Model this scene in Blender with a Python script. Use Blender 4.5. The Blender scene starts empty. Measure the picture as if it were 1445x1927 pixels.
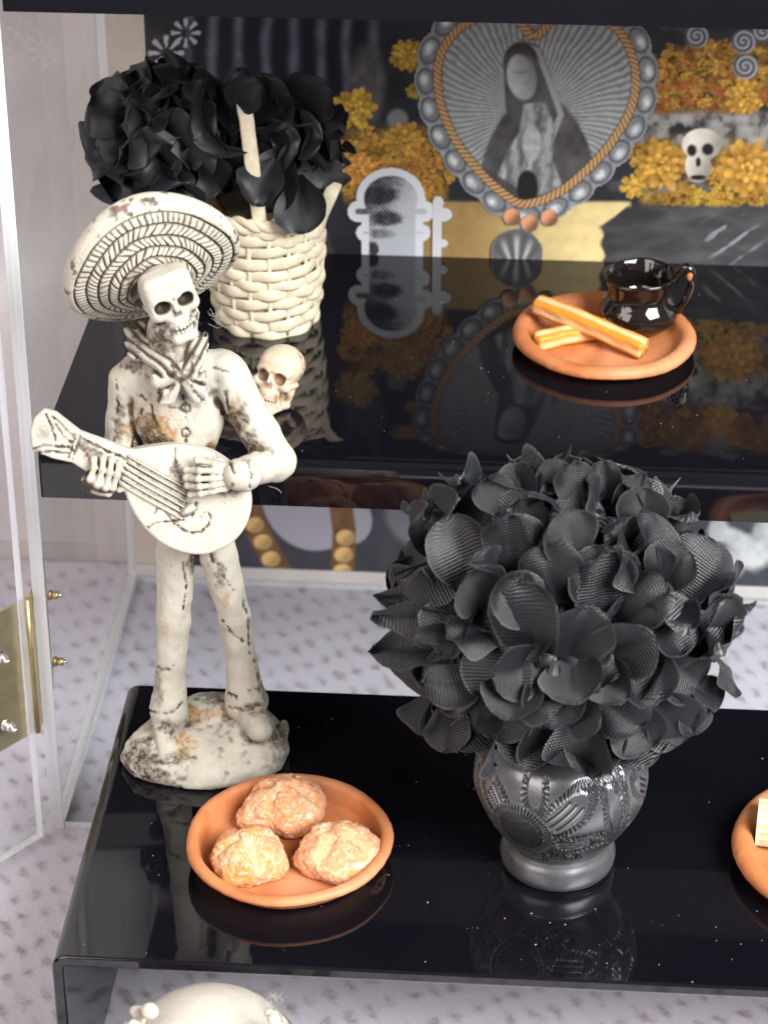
import bpy, math, random
import numpy as np
from mathutils import Matrix, Vector

# ------------------------------------------------------------------ camera, light, exposure
S = 0.01                                   # everything below is written in centimetres
W, H = 1445, 1927                          # size of the photograph, used to measure places in it
FPX = 4790.0
PITCH, YAW = math.radians(30.4), math.radians(4.0)
Fw = np.array([-math.sin(YAW)*math.cos(PITCH), math.cos(YAW)*math.cos(PITCH), -math.sin(PITCH)])
Rt = np.array([math.cos(YAW), math.sin(YAW), 0.0])
Up = np.cross(Rt, Fw)
def ray(x, y): return Fw + Rt*(x-W/2)/FPX + Up*(H/2-y)/FPX
ZR, ZS = 5.0, 10.8                         # top of the riser, top of the middle shelf
CAM = np.array([0, 0, ZR]) - ray(545, 1590)*56
def at(x, y, Y):
    r = ray(x, y); return CAM + r*(Y-CAM[1])/r[1]
def onz(x, y, z):
    r = ray(x, y); return CAM + r*(z-CAM[2])/r[2]
def proj(P):
    v = np.asarray(P, float)-CAM; k = v@Fw
    return W/2+FPX*(v@Rt)/k, H/2-FPX*(v@Up)/k

sc = bpy.context.scene
col = sc.collection
cam_d = bpy.data.cameras.new('camera'); cam = bpy.data.objects.new('camera', cam_d); col.objects.link(cam)
cam_d.lens = FPX/H*36; cam_d.sensor_width = 36; cam_d.sensor_fit = 'AUTO'
cam_d.clip_start = 0.02; cam_d.clip_end = 20
cam.matrix_world = Matrix(((Rt[0], Up[0], -Fw[0], CAM[0]*S), (Rt[1], Up[1], -Fw[1], CAM[1]*S),
                           (Rt[2], Up[2], -Fw[2], CAM[2]*S), (0, 0, 0, 1)))
cam_d.dof.use_dof = True; cam_d.dof.focus_distance = 0.565; cam_d.dof.aperture_fstop = 27
sc.camera = cam

wd = bpy.data.worlds.new('World'); sc.world = wd; wd.use_nodes = True
wd.node_tree.nodes['Background'].inputs[0].default_value = (0.95, 0.93, 0.98, 1)
wd.node_tree.nodes['Background'].inputs[1].default_value = 0.14

def area_light(name, loc, target, size, sizey, power, color):
    d = bpy.data.lights.new(name, 'AREA'); d.shape = 'RECTANGLE'; d.size = size; d.size_y = sizey
    d.energy = power; d.color = color
    o = bpy.data.objects.new(name, d); col.objects.link(o)
    o.location = loc
    o.rotation_euler = (Vector(target)-Vector(loc)).to_track_quat('-Z', 'Y').to_euler()
    return o
area_light('window_light', (0.80, -0.66, 0.90), (0.02, 0.05, 0.08), 0.8, 0.7, 38, (0.99, 0.99, 0.985))
area_light('room_light', (-0.70, -0.85, 0.7), (0.0, 0.08, 0.10), 0.9, 0.8, 9, (1.0, 0.86, 0.82))

sc.view_settings.view_transform = 'Standard'; sc.view_settings.look = 'None'
sc.view_settings.exposure = 0.52; sc.view_settings.gamma = 1; sc.view_settings.use_curve_mapping = False

random.seed(4); rng = np.random.default_rng(4)

# ------------------------------------------------------------------ helpers
def smooth(a, b, x):
    t = np.clip((x-a)/(b-a), 0, 1); return t*t*(3-2*t)

def _hash(ix, iy, iz, seed):
    h = (ix.astype(np.int64)*374761393 + iy.astype(np.int64)*668265263 + iz.astype(np.int64)*2147483647 + int(seed*144665)) & 0x7fffffff
    h = ((h ^ (h >> 13))*1274126177) & 0x7fffffff
    return ((h ^ (h >> 16)) & 0xffff)/65535.0

def vnoise(P, f=1.0, seed=0):
    P = np.asarray(P, float)*f
    i = np.floor(P).astype(np.int64); t = P-i; t = t*t*(3-2*t)
    r = 0
    for dx in (0, 1):
        for dy in (0, 1):
            for dz in (0, 1):
                w = (t[:, 0] if dx else 1-t[:, 0])*(t[:, 1] if dy else 1-t[:, 1])*(t[:, 2] if dz else 1-t[:, 2])
                r = r+w*_hash(i[:, 0]+dx, i[:, 1]+dy, i[:, 2]+dz, seed)
    return r

def fbm(P, f, seed=0, n=3):
    return sum(vnoise(P, f*2**k, seed+k)*0.5**k for k in range(n))/sum(0.5**k for k in range(n))

def nets(fn, lo, hi, h):
    """surface of fn < 0 as a quad mesh (naive surface nets)"""
    lo = np.asarray(lo, float); hi = np.asarray(hi, float)
    n = np.ceil((hi-lo)/h).astype(int)+1
    ax = [lo[k]+h*np.arange(n[k]) for k in range(3)]
    D = np.empty(n, np.float32)
    Yg, Zg = np.meshgrid(ax[1], ax[2], indexing='ij')
    step = max(1, 400000//Yg.size)
    for i in range(0, n[0], step):
        xs = ax[0][i:i+step]
        P = np.empty((len(xs), Yg.size, 3)); P[..., 0] = xs[:, None]; P[..., 1] = Yg.ravel(); P[..., 2] = Zg.ravel()
        D[i:i+step] = fn(P.reshape(-1, 3)).reshape(len(xs), n[1], n[2])
    s = D < 0
    cnt = np.zeros(n-1, np.int8)
    for a in (0, 1):
        for b in (0, 1):
            for c in (0, 1):
                cnt += s[a:n[0]-1+a, b:n[1]-1+b, c:n[2]-1+c]
    act = (cnt > 0) & (cnt < 8)
    idx = np.full(n-1, -1, np.int64); cells = np.argwhere(act); idx[act] = np.arange(len(cells))
    acc = np.zeros((len(cells), 3)); num = np.zeros(len(cells))
    cor = [(a, b, c) for a in (0, 1) for b in (0, 1) for c in (0, 1)]
    val = {q: D[cells[:, 0]+q[0], cells[:, 1]+q[1], cells[:, 2]+q[2]] for q in cor}
    for q in cor:
        for k in range(3):
            if q[k] == 0:
                r = list(q); r[k] = 1; r = tuple(r)
                m = (val[q] < 0) != (val[r] < 0)
                t = np.where(m, val[q]/np.where(m, val[q]-val[r], 1), 0)
                p = np.tile(np.array(q, float), (len(cells), 1)); p[:, k] += t
                acc[m] += p[m]; num[m] += 1
    V = lo+h*(cells+acc/num[:, None])
    faces = []
    for k in range(3):
        a, b = (k+1) % 3, (k+2) % 3
        sl0 = [slice(None)]*3; sl1 = [slice(None)]*3
        sl0[k] = slice(0, n[k]-1); sl1[k] = slice(1, n[k])
        for q in (a, b): sl0[q] = slice(1, n[q]-1); sl1[q] = slice(1, n[q]-1)
        s0 = s[tuple(sl0)]; s1 = s[tuple(sl1)]
        e = np.argwhere(s0 != s1)
        if not len(e): continue
        flip = s1[tuple(e.T)]
        base = e.copy(); base[:, a] += 1; base[:, b] += 1
        def g(da, db):
            c = base.copy(); c[:, a] += da; c[:, b] += db
            return idx[tuple(c.T)]
        f = np.stack([g(-1, -1), g(0, -1), g(0, 0), g(-1, 0)], 1)
        f[flip] = f[flip][:, ::-1]
        faces.append(f)
    return V, np.concatenate(faces)

# distance functions
def d_ell(P, c, r):
    r = np.asarray(r, float); q = (P-np.asarray(c))/r
    k = np.linalg.norm(q, axis=1); return (k-1)*r.min()*0.5+(k-1)*r.mean()*0.5
def d_cap(P, a, b, ra, rb=None):
    rb = ra if rb is None else rb
    a = np.asarray(a, float); b = np.asarray(b, float); ab = b-a
    t = np.clip(((P-a)@ab)/(ab@ab), 0, 1)
    return np.linalg.norm(P-a-t[:, None]*ab, axis=1)-(ra+(rb-ra)*t)
def d_box(P, c, hsize, r=0.0):
    q = np.abs(P-np.asarray(c))-np.asarray(hsize)+r
    return np.linalg.norm(np.maximum(q, 0), axis=1)+np.minimum(q.max(axis=1), 0)-r
def smin(a, b, k=0.1):
    h = np.clip(0.5+0.5*(b-a)/k, 0, 1); return b*(1-h)+a*h-k*h*(1-h)
def smax(a, b, k=0.1): return -smin(-a, -b, k)
def uni(ds, k=0.1):
    r = ds[0]
    for d in ds[1:]: r = smin(r, d, k)
    return r
def chain(P, pts, rs, k=0.05):
    return uni([d_cap(P, pts[i], pts[i+1], rs[i], rs[i+1]) for i in range(len(pts)-1)], k)

def poly_sd(X, Y, pts):
    """signed distance to a closed polygon"""
    pts = np.asarray(pts, float); d = np.full(X.shape, 1e18); ins = np.zeros(X.shape, bool)
    for i in range(len(pts)):
        x0, y0 = pts[i]; x1, y1 = pts[(i+1) % len(pts)]
        ex, ey = x1-x0, y1-y0
        t = np.clip(((X-x0)*ex+(Y-y0)*ey)/(ex*ex+ey*ey+1e-12), 0, 1)
        d = np.minimum(d, (X-x0-t*ex)**2+(Y-y0-t*ey)**2)
        c = ((y0 > Y) != (y1 > Y)) & (X < (x1-x0)*(Y-y0)/(y1-y0+1e-12)+x0)
        ins ^= c
    d = np.sqrt(d); return np.where(ins, -d, d)
def line_d(X, Y, pts):
    """distance to an open polyline and the length along it"""
    d = np.full(X.shape, 1e18); al = np.zeros(X.shape); L = 0
    for (x0, y0), (x1, y1) in zip(pts[:-1], pts[1:]):
        ex, ey = x1-x0, y1-y0; ln = math.hypot(ex, ey)
        t = np.clip(((X-x0)*ex+(Y-y0)*ey)/(ln*ln+1e-12), 0, 1)
        q = (X-x0-t*ex)**2+(Y-y0-t*ey)**2
        m = q < d; d = np.where(m, q, d); al = np.where(m, L+t*ln, al); L += ln
    return np.sqrt(d), al
def crom(pts, n=8, closed=False):
    pts = [np.asarray(p, float) for p in pts]; out = []
    N = len(pts); rngs = range(N if closed else N-1)
    for i in rngs:
        p0 = pts[(i-1) % N] if closed or i > 0 else pts[i]
        p1 = pts[i]; p2 = pts[(i+1) % N]
        p3 = pts[(i+2) % N] if closed or i+2 < N else p2
        for t in np.linspace(0, 1, n, endpoint=False):
            out.append(0.5*((2*p1)+(-p0+p2)*t+(2*p0-5*p1+4*p2-p3)*t*t+(-p0+3*p1-3*p2+p3)*t**3))
    if not closed: out.append(pts[-1])
    return np.array(out)

# objects
def empty(name, loc, label=None, cat=None, group=None):
    o = bpy.data.objects.new(name, None); col.objects.link(o); o.location = Vector(loc)*S
    o.empty_display_size = 0.01
    if label: o['label'] = label
    if cat: o['category'] = cat
    if group: o['group'] = group
    return o
def world_loc(o):
    p = np.zeros(3)
    while o is not None:
        p += np.array(o.location)/S; o = o.parent
    return p
def mesh(name, V, F, mat, parent=None, colr=None, smooth_=True, uv=None, midx=None):
    """V in world centimetres; origin at the thing's own base"""
    V = np.asarray(V, float)
    org = world_loc(parent) if parent is not None else np.array([V[:, 0].mean(), V[:, 1].mean(), V[:, 2].min()])
    me = bpy.data.meshes.new(name)
    v = (V-org)*S
    if isinstance(F, np.ndarray) and F.ndim == 2:
        k = F.shape[1]
        me.vertices.add(len(v)); me.vertices.foreach_set('co', v.astype(np.float32).ravel())
        me.loops.add(F.size); me.loops.foreach_set('vertex_index', F.astype(np.int32).ravel())
        me.polygons.add(len(F)); me.polygons.foreach_set('loop_start', np.arange(0, F.size, k, dtype=np.int32))
        me.polygons.foreach_set('loop_total', np.full(len(F), k, np.int32))
        me.update(calc_edges=True)
    else:
        me.from_pydata(v.tolist(), [], [list(map(int, f)) for f in F])
    me.validate()
    if smooth_: me.polygons.foreach_set('use_smooth', np.ones(len(me.polygons), bool))
    if colr is not None:
        a = me.color_attributes.new('Col', 'FLOAT_COLOR', 'POINT')
        c = np.ones((len(V), 4), np.float32); c[:, :3] = np.clip(colr, 0, 1); a.data.foreach_set('color', c.ravel())
    if uv is not None:
        u = me.uv_layers.new(name='UVMap'); li = np.empty(len(me.loops), np.int32); me.loops.foreach_get('vertex_index', li)
        u.data.foreach_set('uv', np.asarray(uv, np.float32)[li].ravel())
    for m in (mat if isinstance(mat, (list, tuple)) else [mat]): me.materials.append(m)
    if midx is not None: me.polygons.foreach_set('material_index', np.asarray(midx, np.int32))
    o = bpy.data.objects.new(name, me); col.objects.link(o)
    if parent is not None: o.parent = parent
    else: o.location = Vector(org)*S
    return o
def tag(o, label, cat=None, group=None, kind=None):
    if label: o['label'] = label
    if cat: o['category'] = cat
    if group: o['group'] = group
    if kind: o['kind'] = kind
    return o

def boxmesh(lo, hi, bev=0.0):
    """box with chamfered edges"""
    lo = np.asarray(lo, float); hi = np.asarray(hi, float)
    import bmesh
    bm = bmesh.new(); bmesh.ops.create_cube(bm, size=1.0)
    for v in bm.verts:
        v.co = Vector([(lo[k]+hi[k])/2+v.co[k]*(hi[k]-lo[k]) for k in range(3)])
    if bev > 0: bmesh.ops.bevel(bm, geom=list(bm.edges), offset=bev, segments=2, affect='EDGES', profile=0.5)
    bm.normal_update()
    V = np.array([v.co[:] for v in bm.verts]); F = [[v.index for v in f.verts] for f in bm.faces]
    bm.free(); return V, F
def tube(path, rad, n=10, caps=True, flat=None, up=(0, 0, 1)):
    """tube along a path; rad number or list; flat = (width, thickness) gives a flat band"""
    path = np.asarray(path, float); N = len(path)
    T = np.gradient(path, axis=0); T /= np.linalg.norm(T, axis=1)[:, None]
    V = []; upv = np.asarray(up, float)
    for i in range(N):
        u = upv-T[i]*(upv@T[i])
        if np.linalg.norm(u) < 1e-3: u = np.array([1, 0, 0])-T[i]*T[i][0]
        u /= np.linalg.norm(u); w = np.cross(T[i], u)
        a, b = flat if flat else (1, 1)
        r = rad[i] if hasattr(rad, '__len__') else rad
        for k in range(n):
            t = 2*math.pi*k/n
            V.append(path[i]+r*(u*math.sin(t)*b+w*math.cos(t)*a))
    F = [[i*n+k, i*n+(k+1) % n, (i+1)*n+(k+1) % n, (i+1)*n+k] for i in range(N-1) for k in range(n)]
    if caps: F += [list(range(n))[::-1], [(N-1)*n+k for k in range(n)]]
    return np.array(V), F
def lathe(prof, seg, c, wob=None):
    """profile [(r, z)], first and last may sit on the axis"""
    prof = np.asarray(prof, float); n = len(prof)
    th = np.linspace(0, 2*math.pi, seg, endpoint=False)
    R = np.repeat(prof[:, 0][:, None], seg, 1); Z = np.repeat(prof[:, 1][:, None], seg, 1)
    Tt = np.repeat(th[None], n, 0)
    if wob is not None: R, Z = wob(R, Z, Tt)
    V = np.stack([c[0]+R*np.cos(Tt), c[1]+R*np.sin(Tt), c[2]+Z], -1).reshape(-1, 3)
    i = np.arange(n-1)[:, None]*seg; k = np.arange(seg)[None]; k2 = (k+1) % seg
    F = np.stack([i+k, i+k2, i+seg+k2, i+seg+k], -1).reshape(-1, 4)
    return V, F, R.ravel(), Z.ravel(), Tt.ravel()
def merge(parts):
    V = []; F = []; o = 0
    for v, f in parts:
        V.append(np.asarray(v)); F += [[int(i)+o for i in q] for q in f]; o += len(v)
    return np.concatenate(V), F

# ------------------------------------------------------------------ materials
class NT:
    def __init__(s, name):
        s.m = bpy.data.materials.new(name); s.m.use_nodes = True; s.t = s.m.node_tree
        s.b = s.t.nodes['Principled BSDF']; s.out = s.t.nodes['Material Output']
    def n(s, typ, **kw):
        o = s.t.nodes.new(typ)
        for k, v in kw.items():
            if k in o.inputs.keys() if hasattr(o, 'inputs') else False: o.inputs[k].default_value = v
            else: setattr(o, k, v)
        return o
    def l(s, a, b): s.t.links.new(a, b)
    def set(s, **kw):
        for k, v in kw.items(): s.b.inputs[k.replace('_', ' ')].default_value = v
    def noise(s, scale, detail=3, rough=0.55, vec=None, dist=0.0):
        o = s.t.nodes.new('ShaderNodeTexNoise'); o.inputs['Scale'].default_value = scale
        o.inputs['Detail'].default_value = detail; o.inputs['Roughness'].default_value = rough; o.inputs['Distortion'].default_value = dist
        if vec is None:
            c = s.t.nodes.new('ShaderNodeTexCoord'); vec = c.outputs['Object']
        s.l(vec, o.inputs['Vector']); return o.outputs['Fac']
    def ramp(s, f, stops):
        o = s.t.nodes.new('ShaderNodeValToRGB'); e = o.color_ramp.elements
        while len(e) < len(stops): e.new(0.5)
        for q, (p, c) in zip(e, stops):
            q.position = p; q.color = (c[0], c[1], c[2], 1) if hasattr(c, '__len__') else (c, c, c, 1)
        s.l(f, o.inputs[0]); return o.outputs[0]
    def mix(s, f, a, b, mode='MIX'):
        o = s.t.nodes.new('ShaderNodeMix'); o.data_type = 'RGBA'; o.blend_type = mode
        for sock, v in ((o.inputs[0], f), (o.inputs[6], a), (o.inputs[7], b)):
            if hasattr(v, 'is_output'): s.l(v, sock)
            elif hasattr(v, '__len__'): sock.default_value = (v[0], v[1], v[2], 1)
            else: sock.default_value = v
        return o.outputs[2]
    def math(s, op, a, b=0.0):
        o = s.t.nodes.new('ShaderNodeMath'); o.operation = op
        for sock, v in ((o.inputs[0], a), (o.inputs[1], b)):
            if hasattr(v, 'is_output'): s.l(v, sock)
            else: sock.default_value = v
        return o.outputs[0]
    def bump(s, h, dist, strength=1.0):
        o = s.t.nodes.new('ShaderNodeBump'); o.inputs['Distance'].default_value = dist; o.inputs['Strength'].default_value = strength
        s.l(h, o.inputs['Height']); s.l(o.outputs[0], s.b.inputs['Normal']); return o
    def attr(s, name='Col'):
        o = s.t.nodes.new('ShaderNodeAttribute'); o.attribute_name = name; return o.outputs['Color']

def mat_black_acrylic():
    k = NT('black_acrylic'); k.set(Base_Color=(0.004, 0.004, 0.006, 1), Roughness=0.02, IOR=1.52)
    r = k.ramp(k.noise(60, 5, 0.65), [(0.40, 0.015), (0.80, 0.11)]); k.l(r, k.b.inputs['Roughness'])
    d = k.ramp(k.noise(2600, 3, 0.7), [(0.66, 0.0), (0.78, 0.10)]); d2 = k.ramp(k.noise(28, 4, 0.6), [(0.45, 0.0), (0.8, 1.0)])
    k.l(k.mix(k.math('ADD', k.math('MULTIPLY', d, d2), k.math('MULTIPLY', d2, 0.004)), (0.0035, 0.0035, 0.0055), (0.35, 0.34, 0.34)), k.b.inputs['Base Color'])
    return k.m
def mat_clear():
    k = NT('clear_acrylic'); t = k.t
    tr = t.nodes.new('ShaderNodeBsdfTransparent'); tr.inputs[0].default_value = (0.95, 0.96, 0.965, 1)
    gl = t.nodes.new('ShaderNodeBsdfGlossy'); gl.inputs['Roughness'].default_value = 0.03
    di = t.nodes.new('ShaderNodeBsdfDiffuse'); di.inputs[0].default_value = (0.75, 0.74, 0.75, 1)
    lw = t.nodes.new('ShaderNodeLayerWeight'); lw.inputs[0].default_value = 0.5
    fr = k.math('ADD', k.math('MULTIPLY', k.math('POWER', lw.outputs['Facing'], 5.0), 0.3), 0.03)
    m1 = t.nodes.new('ShaderNodeMixShader'); m2 = t.nodes.new('ShaderNodeMixShader')
    f = k.ramp(k.noise(55, 4, 0.6), [(0.45, 0.01), (0.8, 0.06)])
    k.l(f, m1.inputs[0]); k.l(tr.outputs[0], m1.inputs[1]); k.l(di.outputs[0], m1.inputs[2])
    k.l(fr, m2.inputs[0]); k.l(m1.outputs[0], m2.inputs[1]); k.l(gl.outputs[0], m2.inputs[2])
    k.l(m2.outputs[0], k.out.inputs[0]); return k.m
def mat_edge():
    k = NT('acrylic_edge'); c = t = k.t.nodes.new('ShaderNodeTexCoord')
    mp = k.t.nodes.new('ShaderNodeMapping'); mp.inputs['Scale'].default_value = (900, 900, 14)
    k.l(c.outputs['Object'], mp.inputs[0])
    f = k.noise(1.0, 3, 0.6, mp.outputs[0])
    k.l(k.ramp(f, [(0.3, (0.62, 0.64, 0.68)), (0.55, (0.72, 0.74, 0.75)), (0.75, (0.82, 0.84, 0.83))]), k.b.inputs['Base Color'])
    k.set(Roughness=0.12, IOR=1.5, Transmission_Weight=0.25); k.bump(f, 0.0003, 0.6); return k.m
def mat_resin(name, spec=0.3, rough=0.62, specks=True, scale=1.0, tint=(1, 1, 1)):
    k = NT(name); a = k.attr()
    n1 = k.noise(220*scale, 4, 0.6); n2 = k.noise(900*scale, 3, 0.6)
    c = k.mix(0.35, a, k.ramp(n1, [(0.3, (0.72, 0.70, 0.64)), (0.65, (1, 1, 1))]), 'MULTIPLY')
    if specks:
        c1 = k.t.nodes.new('ShaderNodeTexCoord')
        mp = k.t.nodes.new('ShaderNodeMapping'); mp.inputs['Scale'].default_value = (1, 1, 0.55); mp.inputs['Rotation'].default_value = (0.3, 0.5, 0.2)
        k.l(c1.outputs['Object'], mp.inputs[0])
        s1 = k.ramp(k.noise(1700*scale, 5, 0.75, mp.outputs[0], 0.8), [(0.575, 0.0), (0.66, 0.65)])
        s2 = k.ramp(k.noise(150*scale, 3, 0.6), [(0.38, 0.05), (0.66, 1.0)])
        c = k.mix(k.math('MULTIPLY', s1, s2), c, (0.115, 0.088, 0.06))
    k.l(c, k.b.inputs['Base Color']); k.set(Roughness=rough)
    k.b.inputs['Specular IOR Level'].default_value = spec
    k.bump(k.math('ADD', n1, k.math('MULTIPLY', n2, 0.5)), 0.00025, 0.55); return k.m
def mat_attr(name, rough=0.5, spec=0.4, bump=None):
    k = NT(name); k.l(k.attr(), k.b.inputs['Base Color']); k.set(Roughness=rough); k.b.inputs['Specular IOR Level'].default_value = spec
    if bump: k.bump(k.noise(bump[0], 4, 0.65), bump[1], 0.7)
    return k.m
def mat_terracotta():
    k = NT('terracotta'); n1 = k.noise(90, 4, 0.6); n2 = k.noise(700, 4, 0.7); n3 = k.noise(38, 3, 0.5)
    c = k.ramp(n1, [(0.25, (0.36, 0.11, 0.036)), (0.5, (0.47, 0.165, 0.058)), (0.8, (0.54, 0.22, 0.09))])
    c = k.mix(k.ramp(n3, [(0.50, 0.0), (0.72, 0.55)]), c, (0.58, 0.30, 0.17))
    c = k.mix(k.ramp(n2, [(0.66, 0.0), (0.74, 0.5)]), c, (0.26, 0.09, 0.035))
    k.l(c, k.b.inputs['Base Color']); k.set(Roughness=0.55); k.b.inputs['Specular IOR Level'].default_value = 0.35
    k.bump(k.math('ADD', n2, n1), 0.00022, 0.5); return k.m
def mat_fabric(name, base, hi, thread, rough=0.5, weave=1.0):
    k = NT(name); uv = k.t.nodes.new('ShaderNodeUVMap').outputs[0]
    sep = k.t.nodes.new('ShaderNodeSeparateXYZ'); k.l(uv, sep.inputs[0])
    wob = k.noise(9, 2, 0.5, uv)
    a = k.math('ADD', k.math('MULTIPLY', sep.outputs[0], thread), k.math('MULTIPLY', wob, 2.0))
    b = k.math('ADD', k.math('MULTIPLY', sep.outputs[1], thread*0.93), k.math('MULTIPLY', wob, 2.0))
    sa = k.math('SINE', a); sb = k.math('SINE', b)
    w = k.math('ADD', k.math('MULTIPLY', k.math('MULTIPLY', sa, sb), 0.20), k.math('MULTIPLY', sb, 0.28))
    w = k.math('ADD', w, 0.5)
    big = k.noise(26, 3, 0.5)
    c = k.ramp(w, [(0.2, base), (0.85, hi)])
    c = k.mix(0.55, c, k.ramp(big, [(0.3, (0.55, 0.55, 0.6)), (0.7, (1, 1, 1))]), 'MULTIPLY')
    edge = k.ramp(k.attr(), [(0.55, 0.0), (1.0, 1.0)])
    c = k.mix(k.math('MULTIPLY', edge, 0.6 if weave == 1.0 else 0.12), c, (0.075, 0.073, 0.072))
    k.l(c, k.b.inputs['Base Color'])
    k.set(Roughness=rough, Sheen_Weight=0.09, Sheen_Roughness=0.35); k.b.inputs['Specular IOR Level'].default_value = 0.5 if weave == 1.0 else 0.35
    k.b.inputs['Sheen Tint'].default_value = (0.80, 0.88, 1.0, 1)
    k.bump(w, 0.00018*weave, 0.8*weave); return k.m
def mat_vase():
    k = NT('black_burnished_clay'); a = k.attr(); n = k.noise(120, 4, 0.6); n2 = k.noise(500, 3, 0.6)
    c = k.mix(0.6, a, k.ramp(n, [(0.3, (0.55, 0.55, 0.57)), (0.7, (1, 1, 1))]), 'MULTIPLY')
    k.l(c, k.b.inputs['Base Color']); k.set(Metallic=0.72, IOR=1.6)
    k.l(k.ramp(n, [(0.3, 0.24), (0.7, 0.36)]), k.b.inputs['Roughness']); k.bump(n2, 0.0001, 0.4); return k.m
def mat_simple(name, c, rough=0.4, metallic=0.0, spec=0.5, nvar=0.25, nscale=200, bump=0.0001):
    k = NT(name); n = k.noise(nscale, 4, 0.6)
    k.l(k.mix(1.0, c, k.ramp(n, [(0.3, (1-nvar,)*3), (0.7, (1, 1, 1))]), 'MULTIPLY'), k.b.inputs['Base Color'])
    k.set(Roughness=rough, Metallic=metallic); k.b.inputs['Specular IOR Level'].default_value = spec
    if bump: k.bump(n, bump, 0.5)
    return k.m
def mat_cloth():
    k = NT('patterned_tablecloth'); tc = k.t.nodes.new('ShaderNodeTexCoord'); P = tc.outputs['Object']
    sep = k.t.nodes.new('ShaderNodeSeparateXYZ'); k.l(P, sep.inputs[0])
    wx = k.noise(90, 3, 0.6, P); wy = k.noise(105, 3, 0.6, k.mix(1.0, P, (0.31, 0.7, 0.2), 'ADD'))
    fx, fy = 2*math.pi/0.0095, 2*math.pi/0.0105
    a = k.math('ADD', k.math('MULTIPLY', sep.outputs[0], fx), k.math('MULTIPLY', wx, 5.0))
    b = k.math('ADD', k.math('MULTIPLY', sep.outputs[1], fy), k.math('MULTIPLY', wy, 5.0))
    b = k.math('ADD', b, k.math('MULTIPLY', sep.outputs[0], fx*0.5))
    s = k.math('MULTIPLY', k.math('SINE', a), k.math('SINE', b))
    n = k.noise(420, 4, 0.7); m = k.noise(40, 3, 0.5)
    f = k.math('ADD', k.math('MULTIPLY', s, 0.24), k.math('ADD', k.math('MULTIPLY', n, 0.55), k.math('MULTIPLY', m, 0.22)))
    c = k.ramp(f, [(0.36, (0.66, 0.63, 0.70)), (0.50, (0.60, 0.565, 0.625)), (0.64, (0.43, 0.385, 0.41)), (0.76, (0.32, 0.275, 0.285))])
    k.l(c, k.b.inputs['Base Color']); k.set(Roughness=0.85); k.b.inputs['Specular IOR Level'].default_value = 0.15
    k.bump(k.math('ADD', k.noise(1400, 3, 0.7), f), 0.0004, 0.5); return k.m
def mat_linen():
    k = NT('grey_linen'); tc = k.t.nodes.new('ShaderNodeTexCoord'); sep = k.t.nodes.new('ShaderNodeSeparateXYZ'); k.l(tc.outputs['Object'], sep.inputs[0])
    w = k.noise(160, 3, 0.6)
    sx = k.math('SINE', k.math('ADD', k.math('MULTIPLY', sep.outputs[0], 2*math.pi/0.0014), k.math('MULTIPLY', w, 3)))
    sz = k.math('SINE', k.math('ADD', k.math('MULTIPLY', sep.outputs[2], 2*math.pi/0.0012), k.math('MULTIPLY', w, 3)))
    h = k.math('ADD', sx, sz)
    n = k.noise(22, 3, 0.5)
    c = k.mix(k.ramp(k.noise(900, 3, 0.7), [(0.3, 0.0), (0.7, 0.5)]), k.ramp(n, [(0.3, (0.50, 0.475, 0.46)), (0.7, (0.60, 0.575, 0.56))]), (0.66, 0.64, 0.625))
    k.l(c, k.b.inputs['Base Color']); k.set(Roughness=0.9); k.bump(k.noise(1100, 3, 0.7), 0.0002, 0.5); return k.m

M = dict(black=mat_black_acrylic(), clear=mat_clear(), edge=mat_edge(), terra=mat_terracotta(),
         resin=mat_resin('antiqued_resin'), bone=mat_resin('bone_resin', specks=False), dome=mat_resin('cream_resin', scale=0.55, rough=0.45),
         fabric=mat_fabric('black_woven_fabric', (0.0012, 0.0012, 0.0018), (0.0095, 0.0108, 0.0145), 185.0, 0.36),
         satin=mat_fabric('black_satin_fabric', (0.006, 0.006, 0.008), (0.012, 0.0128, 0.016), 190.0, 0.48, 0.3),
         vase=mat_vase(), cloth=mat_cloth(), linen=mat_linen(),
         straw=mat_simple('cream_palm_straw', (0.60, 0.53, 0.385), 0.55, 0, 0.35, 0.22, 500, 0.0002),
         brass=mat_simple('brass', (0.62, 0.50, 0.26), 0.34, 0.75, 0.5, 0.2, 300, 0.00005),
         steel=mat_simple('bright_steel', (0.78, 0.76, 0.70), 0.2, 0.9, 0.5, 0.1, 300, 0),
         glaze=mat_simple('black_glaze', (0.010, 0.007, 0.006), 0.06, 0, 0.75, 0.3, 120, 0.0001),
         bread=mat_attr('sugared_bread', 0.95, 0.03, (2600, 0.00028)), churro=mat_attr('churro_dough', 0.45, 0.4, (600, 0.0002)),
         husk=mat_attr('corn_husk', 0.6, 0.3, (500, 0.0002)), printed=mat_attr('printed_paper', 0.42, 0.35),
         beige=mat_simple('beige_board', (0.60, 0.53, 0.46), 0.8, 0, 0.2, 0.12, 700, 0.0001),
         frosted=mat_simple('frosted_white_strip', (0.62, 0.60, 0.58), 0.35, 0, 0.4, 0.15, 60, 0),
         hem=mat_simple('pale_hem', (0.52, 0.49, 0.47), 0.85, 0, 0.2, 0.1, 300, 0.0001),
         lint=mat_simple('pale_lint', (0.33, 0.32, 0.31), 0.8, 0, 0.2, 0.1, 300, 0),
         stem=mat_simple('brown_stem', (0.16, 0.085, 0.04), 0.7, 0, 0.2, 0.3, 300, 0.0001))

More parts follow.
